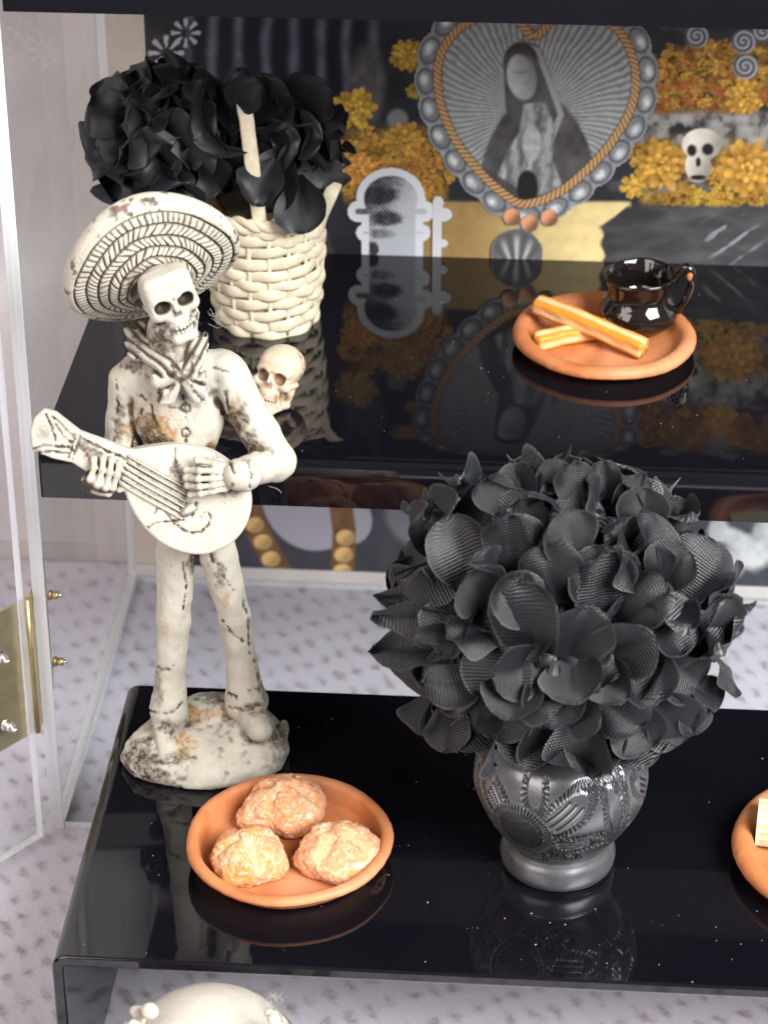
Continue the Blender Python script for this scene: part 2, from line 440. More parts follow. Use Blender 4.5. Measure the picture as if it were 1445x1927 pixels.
# ------------------------------------------------------------------ setting: table, linen board
V, F = boxmesh((-70, -15, -2.0), (70, 60, 0.0)); tag(mesh('tabletop', V, F, M['cloth'], smooth_=False), 'table covered with pale lilac cloth speckled in brown', kind='structure')
V, F = boxmesh((-40, 19.6, 0.6), (40, 20.6, 30)); wall = mesh('linen_wall', V, F, M['linen'], smooth_=False); tag(wall, 'grey linen covered wall behind the case', kind='structure')
V, F = boxmesh((-40, 19.52, 0.003), (40, 20.5, 0.597), 0.06); mesh('hem', V, F, M['hem'], wall)

# ------------------------------------------------------------------ display case of clear acrylic
YF, YB = 6.64, 19.05
case = empty('display_case', (-6.6, YF, 0), 'clear acrylic display case with brass hinged door standing open', 'display case')
def panel(name, lo, hi, thin, parent=case):
    V, F = boxmesh(lo, hi, 0.02); V = np.asarray(V)
    mid = []
    for f in F:
        q = V[f]; n = np.cross(q[1]-q[0], q[2]-q[0]); n = np.abs(n/(np.linalg.norm(n)+1e-12)); mid.append(0 if n[thin] > 0.97 else 1)
    return mesh(name, V, F, [M['clear'], M['edge']], parent, smooth_=False, midx=mid)
panel('side_panel', (-6.84, YF, 0.003), (-6.52, YB, 26), 0)
panel('side_panel', (17.52, YF, 0.003), (17.84, YB, 26), 0)
panel('base_panel', (-6.515, YF+0.05, 0.003), (17.515, 18.6, 0.20), 2)
panel('back_panel', (-6.515, 18.80, 0.003), (17.515, YB-0.02, 26), 1)
V, F = boxmesh((-6.5, 18.5, 0.21), (17.5, 18.79, 0.62), 0.05); mesh('bottom_rail', V, F, M['frosted'], case, smooth_=False)
# the open door, hinged on the left side panel
hx, hy = -6.93, 6.15
dd = np.array([-0.60, -0.80, 0]); dn = np.array([-0.80, 0.60, 0])
def door_pt(s, t, z): return np.array([hx, hy, 0])+dd*s+dn*t+np.array([0, 0, z])
def door_box(name, s0, s1, t0, t1, z0, z1, mats, bev=0.02, parent=None, thin=None):
    V, F = boxmesh((s0, t0, z0), (s1, t1, z1), bev); V = np.asarray(V); mid = None
    if thin is not None:
        mid = []
        for f in F:
            q = V[f]; n = np.cross(q[1]-q[0], q[2]-q[0]); n = np.abs(n/(np.linalg.norm(n)+1e-12)); mid.append(0 if n[thin] > 0.97 else 1)
    Wd = np.array([door_pt(*v) for v in V]); F = [f[::-1] for f in F]
    return mesh(name, Wd, F, mats, parent, smooth_=False, midx=mid)
door_box('door', 0.1, 12.0, -0.12, 0.12, 0.25, 25.5, [M['clear'], M['edge']], 0.02, case, 1)
zh0, zh1 = at(70, 1400, 5.8)[2], at(60, 1150, 5.8)[2]
hinge = door_box('hinge', 0.14, 2.3, 0.124, 0.19, zh0, zh1, M['brass'], 0.02, case)
V, F = tube([(hx+0.02, hy+0.17, zh0), (hx+0.02, hy+0.17, (zh0+zh1)/2), (hx+0.02, hy+0.17, zh1)], 0.085, 14); mesh('pin', V, F, M['brass'], hinge)
V, F = boxmesh((-6.905, hy+0.25, zh0), (-6.845, YF+1.6, zh1), 0.02); mesh('hinge_leaf', V, F, M['brass'], hinge, smooth_=False)
def bolt(p, n, r=0.2, ln=0.32):
    ln = ln*0.85
    p = np.asarray(p); n = np.asarray(n, float); prof = [(0, 1.0), (0.05, 1.0), (0.06, 0.75), (0.45, 0.75), (0.5, 0.6)]
    path = [p, p+n*0.06]; a = tube(path, [r, r], 16)
    b = tube([p+n*0.06, p+n*0.22, p+n*0.24], [r*0.78, r*0.78, r*0.6], 6)
    c = tube([p+n*0.24, p+n*(ln), p+n*(ln+0.07), p+n*(ln+0.1)], [r*0.5, r*0.48, r*0.3, 0.02], 12)
    return [(a, 'washer', 'steel'), (b, 'nut', 'steel'), (c, 'bolt_end', 'steel')]
dz = zh1-zh0
for s, fz in ((1.05, 0.76), (1.0, 0.24)):
    for g, nm, mt in bolt(door_pt(s, 0.19, zh0+dz*fz), dn, 0.17, 0.42):
        mesh(nm, g[0], g[1], M[mt], hinge)
for s, fz in ((1.05, 0.76), (1.0, 0.24)):
    for g, nm, mt in bolt(door_pt(s, -0.13, zh0+dz*fz), -dn, 0.17, 0.36):
        mesh(nm, g[0], g[1], M[mt], hinge)
for fz in (0.93, 0.43):
    for g, nm, mt in bolt((-6.51, YF+0.33, zh0+dz*fz), (1, 0, 0), 0.13, 0.27):
        mesh(nm, g[0], g[1], M['brass' if nm != 'bolt_end' else 'steel'], hinge)
    V, F = tube([(-6.84, YF+0.16, zh0+dz*fz), (-6.515, YF+0.16, zh0+dz*fz)], 0.07, 10); mesh('bolt_shank', V, F, M['brass'], hinge)

# ------------------------------------------------------------------ shelves and riser of black acrylic, bent from one sheet
def bent(profile, x0, x1, t):
    """sheet of thickness t swept along x; profile is the outer line in (y, z)"""
    p = np.asarray(profile, float); T = np.gradient(p, axis=0); T /= np.linalg.norm(T, axis=1)[:, None]
    nrm = np.stack([-T[:, 1], T[:, 0]], 1); q = p+nrm*t
    ring = np.concatenate([p, q[::-1]]); n = len(ring)
    V = np.concatenate([np.c_[np.full(n, x0), ring], np.c_[np.full(n, x1), ring]])
    F = [[i, (i+1) % n, n+(i+1) % n, n+i] for i in range(n)]
    m = len(p)
    for i in range(m-1):
        F.append([i, 2*m-1-i, 2*m-2-i, i+1]); F.append([n+i, n+i+1, n+2*m-2-i, n+2*m-1-i])
    return V, F
def arc(c, r, a0, a1, n=8): return [(c[0]+r*math.cos(a), c[1]+r*math.sin(a)) for a in np.linspace(math.radians(a0), math.radians(a1), n)]
def fix(o):
    import bmesh
    bm = bmesh.new(); bm.from_mesh(o.data); bmesh.ops.recalc_face_normals(bm, faces=list(bm.faces)); bm.to_mesh(o.data); bm.free(); 
    for p in o.data.polygons: p.use_smooth = False
    return o
def sharp_smooth(o, ang=35):
    for p in o.data.polygons: p.use_smooth = True
    o.data.set_sharp_from_angle(angle=math.radians(ang)); return o
def shelf(z, yfront, lip, label):
    r = 0.2
    prof = [(yfront, z-lip), (yfront, z-lip*0.5), (yfront, z-r)]+arc((yfront+r, z-r), r, 180, 90, 9)[1:]+[(yfront+1.5, z), (18.42, z)]
    V, F = bent(prof, -6.50, 17.5, -0.3)
    o = sharp_smooth(fix(mesh('display_shelf', V, F, M['black']))); return tag(o, label, 'shelf', 'shelves in the display case')
shelf(ZS, 6.95, 1.24, 'glossy black shelf of the case carrying the basket, small skull and cup')
ztop = at(700, 38, 6.95)[2]
shelf(ztop+1.1, 6.95, 1.1, 'empty glossy black shelf of the case above the basket of flowers')
# riser: a bridge bent from one sheet, so sweep its (x, z) outline along y
def riser():
    x0, x1, y0, y1, r, t = -4.56, 17.0, -4.05, 5.98, 0.34, 0.27
    p = [(x0, 0.0), (x0, 2.5), (x0, ZR-r)]+arc((x0+r, ZR-r), r, 180, 90, 9)[1:]+[(x0+2, ZR), (x1-2, ZR)]+arc((x1-r, ZR-r), r, 90, 0, 9)+[(x1, 2.5), (x1, 0)]
    V, F = bent(p, y0, y1, -t); V = V[:, [1, 0, 2]]
    o = mesh('display_riser', V, F, M['black'])
    o = fix(o)
    md = o.modifiers.new('rounded', 'BEVEL'); md.width = 0.0005; md.segments = 2; md.limit_method = 'ANGLE'; md.angle_limit = math.radians(50)
    return tag(sharp_smooth(o), 'glossy black acrylic riser holding the musician, bread plate and engraved vase', 'riser')
riser()

# ------------------------------------------------------------------ printed backdrop at the back of the case
YP = 18.50
bd = empty('backdrop_print', (6, YP, 0.65), 'printed backdrop with golden flowers, heart medallion and skull behind the shelves', 'backdrop')
V, F = boxmesh((-6.48, YP+0.03, 0.65), (17.4, YP+0.22, 25.5)); mesh('backing_board', V, F, M['beige'], bd, smooth_=False)

def grid(x0, x1, z0, z1, h, y):
    nx = int((x1-x0)/h)+1; nz = int((z1-z0)/h)+1
    X, Z = np.meshgrid(np.linspace(x0, x1, nx), np.linspace(z0, z1, nz), indexing='ij')
    V = np.stack([X, np.full(X.shape, y), Z], -1).reshape(-1, 3)
    i = (np.arange(nx-1)[:, None]*nz+np.arange(nz-1)[None])
    F = np.stack([i, i+nz, i+nz+1, i+1], -1).reshape(-1, 4)
    return V, F
def mixc(a, b, m): return a*(1-m[:, None])+np.asarray(b)[None]*m[:, None] if np.ndim(b) == 1 else a*(1-m[:, None])+b*m[:, None]
def N2(px, py, f, seed, n=3): return fbm(np.stack([px, py, np.zeros_like(px)], 1), f, seed, n)

rope_pts = crom([(1005, 68), (965, 30), (910, 30), (862, 55), (830, 100), (823, 150), (832, 205), (856, 262), (895, 315), (938, 357), (985, 384),
                 (1050, 362), (1105, 318), (1152, 265), (1186, 205), (1196, 150), (1186, 98), (1160, 55), (1110, 28), (1050, 30)], 6, True)
def marigold(C, px, py, cx, cy, r, seed, tone=1.0):
    """a printed flower head: rings of separate petals, outer ones first"""
    sel = np.nonzero((np.abs(px-cx) < r*1.25) & (np.abs(py-cy) < r*1.25))[0]
    if not len(sel): return C
    rr = random.Random(seed*7+int(cx)); x = px[sel]; y = py[sel]; c = C[sel]; sq = rr.uniform(0.78, 1.0); warm = rr.uniform(-0.12, 0.10)
    c = mixc(c, np.array([0.10, 0.035, 0.006]), smooth(1.0, 0.7, np.hypot((x-cx)/r, (y-cy)/(r*sq))))
    for q, (n, ro, ln, wd) in enumerate(((13, 0.74, 0.36, 0.21), (11, 0.52, 0.32, 0.20), (8, 0.30, 0.26, 0.17), (5, 0.12, 0.16, 0.13))):
        a0 = rr.random()*6
        for i in range(n if r > 20 else max(4, int(n*0.7))):
            a = a0+i*2*math.pi/n+rr.uniform(-0.15, 0.15); ca, sa = math.cos(a), math.sin(a); k = r*rr.uniform(0.88, 1.08)
            u = ((x-cx)*ca+(y-cy)/sq*sa)/k-ro; w = (-(x-cx)*sa+(y-cy)/sq*ca)/k
            d = np.hypot(u/ln, w/wd); b = rr.uniform(0.55, 1.1)*tone*(0.72+0.10*q)
            pc = np.array([0.92, 0.52+warm, 0.09])*b; sh = (0.22+0.78*smooth(-0.9, 0.7, u/ln))*(1-0.3*np.abs(w/wd).clip(0, 1))
            c = mixc(c, pc[None]*sh[:, None]+np.array([0.02, 0.012, 0.004]), smooth(1.05, 0.85, d))
    C[sel] = c; return C
def print_colour(px, py):
    n1 = N2(px, py, 0.012, 1, 4); n2 = N2(px, py, 0.06, 2, 3)
    C = np.tile(np.array([0.022, 0.024, 0.03]), (len(px), 1))*(0.4+1.6*n1[:, None])
    # vague grey shapes of a street behind
    C = mixc(C, np.array([0.10, 0.10, 0.11]), smooth(0.55, 0.75, N2(px, py, 0.02, 7, 3))*0.7)
    # curtain
    fold = 0.5+0.5*np.sin(px*0.125+0.8*np.sin(py*0.012)+2*n1)
    m = smooth(345, 365, px)*smooth(740, 700, px)*smooth(240, 200, py)
    cur = np.array([0.012, 0.014, 0.022])+np.array([0.10, 0.11, 0.145])*(fold**3)[:, None]*(0.4+n2[:, None])
    C = mixc(C, cur, m)
    # white daisy on black
    for cx, cy, r in ((313, 100, 36), (350, 62, 30), (560, 118, 12), (610, 70, 10)):
        dx, dy = px-cx, py-cy; d = np.hypot(dx, dy); a = np.arctan2(dy, dx)
        q = smooth(0.1, 0.5, np.cos(a*8))*smooth(r, r-5, d)*smooth(8, 13, d) if r > 20 else 0*d
        C = mixc(C, np.array([0.42, 0.43, 0.46]), q)
    # grey figure shape between curtain and heart
    d = np.hypot((px-690)/38, (py-160)/75); C = mixc(C, np.array([0.10, 0.095, 0.10])*(0.5+n2[:, None]), smooth(1.2, 0.6, d))
    d = np.hypot((px-748)/20, (py-225)/20); C = mixc(C, np.array([0.40, 0.39, 0.38]), smooth(1.2, 0.7, d)*0.5)
    # warm marigold banks: broad mottled gold, then single flower heads
    g = N2(px, py, 0.07, 21, 3); gold = np.array([0.28, 0.12, 0.02])*(1-g[:, None])+np.array([0.95, 0.60, 0.14])*g[:, None]
    gold = gold*(0.15+0.55*N2(px, py, 0.2, 23, 2)[:, None])
    bank = smooth(0.42, 0.5, N2(px, py, 0.022, 25, 3)+0.10*(py > 240))
    m = smooth(640, 660, px)*smooth(850, 830, px)*smooth(225, 262, py)*smooth(395, 370, py); C = mixc(C, gold, m*(0.35+0.65*bank))
    m = smooth(1195, 1215, px)*smooth(70, 95, py)*smooth(222, 200, py); C = mixc(C, gold*np.array([1.0, 0.82, 0.75]), m*bank*0.95)
    m = smooth(1195, 1215, px)*smooth(240, 280, py)*smooth(392, 375, py); C = mixc(C, gold, m*(0.25+0.75*bank))
    # pale street strip right of the heart
    st = N2(px, py, 0.045, 31, 3); m = smooth(1190, 1215, px)*smooth(205, 220, py)*smooth(290, 262, py)
    C = mixc(C, np.array([0.05, 0.045, 0.045])*(1-st[:, None])+np.array([0.52, 0.50, 0.46])*st[:, None], m*smooth(0.35, 0.6, st+0.06))
    m = smooth(1150, 1180, px)*smooth(338, 348, py)*smooth(366, 356, py); C = mixc(C, np.array([0.06, 0.055, 0.05])+0.4*(st**2)[:, None], m)
    for i, (x, y, r, t) in enumerate([(665, 205, 38, 1.15), (768, 105, 32, .9), (782, 172, 18, .8), (705, 285, 34, 1), (760, 265, 36, .95), (800, 300, 34, .9),
                                      (675, 320, 34, 1.2), (735, 325, 30, 1), (655, 285, 26, 1.2), (800, 350, 26, .9), (1400, 182, 36, 1.15), (1345, 110, 34, 1), (1265, 120, 30, .95), (1300, 160, 28, .8),
                                      (1420, 130, 26, .9), (1255, 175, 22, .8), (1240, 310, 48, 1.15), (1405, 318, 52, 1.1), (1192, 350, 24, 1.1), (1300, 370, 26, .8), (1350, 375, 24, .9), (1205, 300, 22, .9)]):
        C = marigold(C, px, py, x, y, r, 40+i*3, t)
    rf = random.Random(33)
    for i in range(150):
        if rf.random() < 0.42: x, y = rf.uniform(650, 845), rf.uniform(245, 380)
        elif rf.random() < 0.55: x, y = rf.uniform(1205, 1450), rf.uniform(85, 205)
        else: x, y = rf.uniform(1200, 1450), rf.uniform(285, 385)
        C = marigold(C, px, py, x, y, rf.uniform(9, 19), 200+i, rf.uniform(0.45, 1.05))
    for i, (x, y, r, t) in enumerate([(665, 205, 40, 1.1), (768, 105, 32, .9), (760, 268, 36, .95), (675, 318, 36, 1.15), (1400, 182, 36, 1.1), (1240, 310, 48, 1.1), (1405, 318, 52, 1.05)]): C = marigold(C, px, py, x, y, r, 500+i, t)
    rb = smooth(0.62, 0.7, N2(px, py, 0.09, 91, 2)); m = smooth(1205, 1225, px)*smooth(120, 150, py)*smooth(225, 205, py)
    C = mixc(C, np.array([0.36, 0.09, 0.03]), rb*m*0.7)
    # printed skull among the flowers
    dx, dy = px-1320, py-272; d = np.hypot(dx/37, dy/30); sk = smooth(1.06, 0.96, d)
    j = np.hypot((px-1313)/24, (py-312)/32); sk = np.maximum(sk, smooth(1.06, 0.95, j))
    C = mixc(C, (np.array([0.70, 0.66, 0.58])*(0.45+0.75*smooth(45, -25, dx+0.5*dy))[:, None]*(0.8+0.35*n2[:, None])), sk)
    for ex, ey, rx, ry in ((1301, 283, 9, 11), (1331, 281, 11, 11), (1313, 305, 5, 9), (1313, 334, 15, 5)):
        C = mixc(C, np.array([0.02, 0.018, 0.016]), smooth(1.25, 0.8, np.hypot((px-ex)/rx, (py-ey)/ry)))
    # silver scrollwork, top right
    for cx, cy, r in ((1310, 68, 24), (1398, 78, 25), (1402, 125, 26), (1435, 60, 22)):
        dx, dy = px-cx, py-cy; d = np.hypot(dx, dy); a = np.arctan2(dy, dx)
        sp = 0.5+0.5*np.cos(d*0.62-a); q = smooth(r, r-4, d)
        C = mixc(C, np.array([0.08, 0.085, 0.095])+np.array([0.42, 0.44, 0.46])*(sp**2)[:, None], q*0.95)
    # parchment strip along the bottom and the dark feathered hat shape
    par = np.array([0.34, 0.22, 0.085])*(1-smooth(860, 1120, px)[:, None])+np.array([0.76, 0.62, 0.30])*smooth(860, 1120, px)[:, None]
    C = mixc(C, par*(0.85+0.3*n2[:, None]), smooth(376, 384, py)*smooth(790, 800, px)*smooth(1190, 1180, px)*smooth(900, 880, py))
    edge = 1128+40*(N2(px*0.4+py*0.5, py, 0.035, 66, 3)-0.5)+np.maximum(0, 470-py)*0.1+0.0085*np.maximum(0, 455-py)**2
    h = smooth(edge, edge+8, px)*smooth(384, 392, py)
    C = mixc(C, np.array([0.03, 0.031, 0.036])+0.10*(N2(px*0.5, py*1.5, 0.03, 61, 3)[:, None])**2, h*smooth(900, 880, py))
    fe = smooth(0.62, 0.75, np.sin((px-1330)*0.11+(py-440)*0.16)*0.5+0.5*N2(px, py, 0.05, 63, 2)); C = mixc(C, np.array([0.30, 0.30, 0.32]), fe*smooth(60, 20, np.hypot((px-1375)*0.8, (py-450)))*0.8)
    # print below the shelf: slate ground, pale round shapes, strings of coins, pale flower
    low = smooth(880, 900, py)
    lo = np.tile(np.array([0.055, 0.058, 0.072]), (len(px), 1))*(0.75+0.5*N2(px, py, 0.03, 71, 3)[:, None])
    pale = np.array([0.40, 0.40, 0.46])
    lo = mixc(lo, pale, smooth(1.03, 0.97, np.hypot((px-595)/105, (py-920)/116)))
    lo = mixc(lo, pale*0.95, smooth(1.05, 0.95, np.hypot((px-662)/38, (py-980)/44)))
    lo = mixc(lo, np.array([0.20, 0.20, 0.23]), smooth(1.1, 0.8, np.hypot((px-785)/62, (py-960)/70)))
    lo = mixc(lo, np.array([0.16, 0.16, 0.19]), smooth(690, 760, px)*smooth(1000, 940, py)*0.6)
    for pts in ([(462, 935), (485, 1000), (512, 1050), (540, 1100)], [(640, 940), (648, 1000), (646, 1050), (642, 1110)]):
        d, al = line_d(px, py, pts); lo = mixc(lo, np.array([0.18, 0.10, 0.04])*(0.6+0.8*n2[:, None]), smooth(24, 20, d))
    for x, y in ((480, 988), (495, 1020), (510, 1052), (528, 1084), (650, 1012), (647, 1044), (644, 1076), (643, 1106)):
        d = np.hypot((px-x)/18, (py-y)/15); lo = mixc(lo, np.array([0.64, 0.42, 0.17])*(0.75+0.5*smooth(10, -10, px-x+py-y))[:, None], smooth(1.05, 0.9, d))
    for x, y, rx, ry, t in ((1385, 1015, 46, 20, 0.4), (1420, 1040, 40, 34, -0.5), (1375, 1058, 34, 22, 0.9), (1350, 1000, 20, 30, 0.1), (1440, 1000, 24, 26, 0.0)):
        xx, yy = (px-x)*math.cos(t)+(py-y)*math.sin(t), -(px-x)*math.sin(t)+(py-y)*math.cos(t)
        lo = mixc(lo, np.array([0.50, 0.53, 0.53])*(0.55+0.8*N2(px, py, 0.035, 85, 3)[:, None]), smooth(1.2, 0.6, np.hypot(xx/rx, yy/ry)+0.3*(N2(px, py, 0.05, 88, 2)-0.5)))
    C = C*(1-low[:, None])+lo*low[:, None]
    return C
XP0, XP1, ZP0, ZP1 = -5.45, 16.5, 0.66, 21.5
V, F = grid(XP0, 12.5, ZP0, 18.6, 0.034, YP)
px, py = proj(V); o = mesh('print_sheet', V, F, M['printed'], bd, print_colour(px, py), False)

def sticker(name, inside, colour, bx, h, y):
    a = at(bx[0], bx[3], y); b = at(bx[2], bx[1], y)
    V, F = grid(min(a[0], b[0])-0.3, max(a[0], b[0])+0.3, min(a[2], b[2])-0.2, max(a[2], b[2])+0.2, h, y)
    px, py = proj(V); sd = inside(px, py)
    keep = (sd[F] < 0).all(1); F = F[keep]
    us = np.unique(F); mp = np.full(len(V), -1); mp[us] = np.arange(len(us))
    return mesh(name, V[us], mp[F], M['printed'], bd, colour(px[us], py[us]), False)
def e2(px, py, cx, cy, a, b):
    k = np.hypot((px-cx)/a, (py-cy)/b)+1e-9; return k*(k-1)/(np.hypot((px-cx)/a**2, (py-cy)/b**2)+1e-9)
# heart medallion: scalloped silver rim, gold rope, rayed ground with a plain veiled figure
_rl = np.r_[0, np.cumsum(np.hypot(*np.diff(np.r_[rope_pts, rope_pts[:1]], axis=0).T))]
def heart_in(px, py):
    sd = poly_sd(px, py, rope_pts); _, al = line_d(px, py, [tuple(p) for p in np.r_[rope_pts, rope_pts[:1]]])
    return sd-(38+7*np.abs(np.sin(al*math.pi/50)))
def heart_col(px, py):
    sd = poly_sd(px, py, rope_pts); _, al = line_d(px, py, [tuple(p) for p in np.r_[rope_pts, rope_pts[:1]]])
    n = N2(px, py, 0.09, 5, 3)
    C = np.tile(np.array([0.33, 0.35, 0.39]), (len(px), 1))*(0.7+0.5*n[:, None])
    ph = (al % 50)-25; d = np.hypot(ph/19, (sd-22)/15)
    C = mixc(C, np.array([0.10, 0.11, 0.125]), smooth(1.35, 1.1, d)*smooth(4, 8, sd))
    pearl = 0.26+0.55*smooth(1.0, 0.1, np.hypot((ph+3)/16, (sd-25)/12))
    C = mixc(C, pearl[:, None]*np.array([0.90, 0.96, 1.0])*(0.72+0.5*N2(px, py, 0.16, 8, 2)[:, None]), smooth(1.02, 0.92, d))
    # inside: rays
    ang = np.arctan2(py-215, px-1000); r = np.hypot(px-1000, py-215)
    ray_ = 0.5+0.5*np.sin(ang*84+0.8*np.sin(r*0.06)+2*n); c = (0.24+0.22*smooth(0.2, 0.8, ray_))[:, None]*np.array([0.90, 0.97, 1.0])*(0.8+0.4*n[:, None])
    ins = smooth(-6, -8, sd)
    C = C*(1-ins[:, None])+c*ins[:, None]
    # plain draped figure as a stand-in
    mantle = np.hypot((px-1012)/(118-0.10*(400-py)), (py-340)/165)
    mm = np.minimum(mantle-1, poly_sd(px, py, [(945, 100), (975, 72), (1015, 85), (1040, 150), (1060, 230), (1040, 300), (960, 300), (950, 200)])/60)
    C = mixc(C, np.array([0.085, 0.082, 0.092])*(0.35+1.4*N2(px, py, 0.035, 12, 3)[:, None]), smooth(0.03, -0.05, mm)*ins)
    hem_d, _ = line_d(px, py, [(945, 110), (975, 80), (1010, 95), (1032, 150), (1055, 215), (1030, 280)]); C = mixc(C, np.array([0.36, 0.37, 0.39]), smooth(7, 4, hem_d)*ins)
    robe = poly_sd(px, py, [(985, 195), (1025, 190), (1045, 240), (1040, 300), (1060, 355), (1000, 372), (935, 330), (955, 280), (975, 250)])
    folds = 0.6*N2(px*1.6+0.3*py, py*0.25, 0.07, 17, 3)+0.4*(0.5+0.5*np.sin((px-1000)*(0.16+0.0006*(py-200))+4*n))
    C = mixc(C, (0.10+0.55*folds**1.5)[:, None]*np.array([0.92, 0.97, 1.0]), smooth(2, -4, robe)*ins)
    face = np.hypot((px-982-0.12*(py-150))/29, (py-145)/45)
    C = mixc(C, np.array([0.50, 0.53, 0.54])*(0.45+0.65*smooth(45, -25, px-972-0.25*(py-150)))[:, None]*(0.85+0.3*n[:, None])*(1-0.35*smooth(0.6, 0.2, np.hypot((px-978)/30, (py-136)/9)))[:, None], smooth(1.05, 0.85, face)*ins)
    hands = e2(px, py, 1000, 270, 18, 34); C = mixc(C, np.array([0.48, 0.50, 0.51])*(0.6+0.6*n[:, None]), smooth(3, -4, hands)*ins)
    C = mixc(C, np.array([0.05, 0.04, 0.04]), smooth(8, 3, np.abs(np.hypot((px-980)/33, (py-135)/50)-1)*40)*smooth(130, 100, py)*ins)
    C = mixc(C, np.array([0.02, 0.02, 0.022]), smooth(1.1, 0.9, np.hypot((px-992)/20, (py-352)/32))*ins)
    # gold rope
    tw = 0.5+0.5*np.sin(al*0.62+sd*0.5)
    rp = np.array([0.20, 0.10, 0.035])*(1-tw[:, None])+np.array([0.72, 0.46, 0.22])*tw[:, None]
    C = mixc(C, np.array([0.06, 0.05, 0.045]), smooth(10, 8, np.abs(sd)))
    C = mixc(C, rp, smooth(8, 6.5, np.abs(sd)))
    return C
sticker('heart_medallion', heart_in, heart_col, (770, 25, 1240, 440), 0.032, YP-0.03)
def bead_col(px, py):
    C = np.tile(np.array([0.16, 0.165, 0.18]), (len(px), 1))*(0.6+0.8*N2(px, py, 0.08, 9, 2)[:, None])
    d = np.hypot((px-972)/46, (py-472)/40); st = 0.5+0.5*np.cos(np.arctan2(px-972, 520-py)*16)
    C = mixc(C, np.array([0.10, 0.10, 0.11])+0.38*(st**2)[:, None]*smooth(1.0, 0.3, d)[:, None], smooth(1.0, 0.9, d))
    for x, y in ((963, 408), (996, 420), (1033, 410)):
        d = np.hypot(px-x, py-y)/17
        C = mixc(C, np.array([0.62, 0.30, 0.16])*(0.35+0.9*smooth(16, -12, (px-x)+(py-y)))[:, None], smooth(1.0, 0.88, d))
    return C
def bead_in(px, py):
    d = [np.hypot(px-x, py-y)-18 for x, y in ((963, 408), (996, 420), (1033, 410))]+[np.hypot((px-972)/50, (py-476)/46)*46-46]
    return np.min(d, axis=0)
sticker('pendant', bead_in, bead_col, (900, 380, 1060, 490), 0.034, YP-0.06)
# halftone hat cut-out and the white key beside it
def hat_sd(px, py):
    d = [e2(px, py, 735, 374, 53, 46), np.maximum(np.abs(px-738)-46, np.abs(py-445)-60), line_d(px, py, [(674, 398), (798, 398)])[0]-8, line_d(px, py, [(686, 438), (794, 438)])[0]-4]
    return np.min(d, axis=0)
def hat_col(px, py):
    sd = hat_sd(px, py); C = np.tile(np.array([0.72, 0.74, 0.78]), (len(px), 1))
    dot = 0.5+0.25*(np.sin((px+py)*0.80)+np.sin((px-py)*0.80))
    tone = smooth(690, 800, px+0.7*(py-380))*0.75+0.25*N2(px, py, 0.03, 77, 2)
    tone = tone*(1-0.85*smooth(1.1, 0.5, np.hypot((px-715)/36, (py-368)/20)))*(1-0.8*smooth(1.2, 0.5, np.hypot((px-730)/36, (py-412)/17)))*(1-0.6*smooth(1.1, 0.6, np.hypot((px-722)/30, (py-440)/12)))
    tone = tone*(1-0.95*smooth(1.15, 0.7, np.hypot((px-700)/14, (py-470)/16)))
    c = np.where((dot+1.1*tone-0.75)[:, None] > 0, np.array([0.50, 0.52, 0.56]), np.array([0.022, 0.022, 0.03]))
    c = c*(0.25+0.75*smooth(0.0, 0.5, tone))[:, None]+0.006
    return mixc(C, c, smooth(-1, -4, sd))
sticker('hat_cutout', lambda x, y: hat_sd(x, y)-13, hat_col, (640, 300, 830, 500), 0.026, YP-0.04)
def key_sd(px, py):
    return np.min([e2(px, py, 824, 382, 12, 14), np.maximum(np.abs(px-822)-9, np.abs(py-435)-52), e2(px, py, 836, 404, 16, 14), e2(px, py, 832, 458, 12, 9)], axis=0)
sticker('key_cutout', key_sd, lambda x, y: np.tile(np.array([0.66, 0.66, 0.68]), (len(x), 1)), (800, 360, 860, 500), 0.03, YP-0.05)

# ------------------------------------------------------------------ paint for the antiqued resin pieces
CREAM = np.array([0.440, 0.414, 0.345]); WASH = np.array([0.038, 0.023, 0.013]); OCHRE = np.array([0.30, 0.165, 0.05]); WARM = np.array([0.62, 0.44, 0.38])
def vnormals(V, F):
    n = np.cross(V[F[:, 1]]-V[F[:, 0]], V[F[:, 2]]-V[F[:, 0]]); N = np.zeros_like(V)
    for k in range(F.shape[1]): np.add.at(N, F[:, k], n)
    return N/(np.linalg.norm(N, axis=1)[:, None]+1e-12)
def settle(V, F, k0, k1, it=3):
    """brown antiquing wash rubbed into the carved hollows of the resin"""
    N = vnormals(V, F); e = np.concatenate([F[:, [a, (a+1) % 4]] for a in range(4)]); e = np.unique(np.sort(e, 1), axis=0)
    c = np.zeros(len(V)); n = np.zeros(len(V)); dv = V[e[:, 1]]-V[e[:, 0]]; ln = np.linalg.norm(dv, axis=1)+1e-9
    np.add.at(c, e[:, 0], np.einsum('ij,ij->i', N[e[:, 0]], dv)/ln); np.add.at(c, e[:, 1], -np.einsum('ij,ij->i', N[e[:, 1]], dv)/ln)
    np.add.at(n, e[:, 0], 1); np.add.at(n, e[:, 1], 1); n = np.maximum(n, 1); c /= n
    for _ in range(it):
        a = np.zeros(len(V)); np.add.at(a, e[:, 0], c[e[:, 1]]); np.add.at(a, e[:, 1], c[e[:, 0]]); c = 0.5*c+0.5*a/n
    g = fbm(V, 8, 91, 3); return smooth(k0, k1, c*(0.5+g))
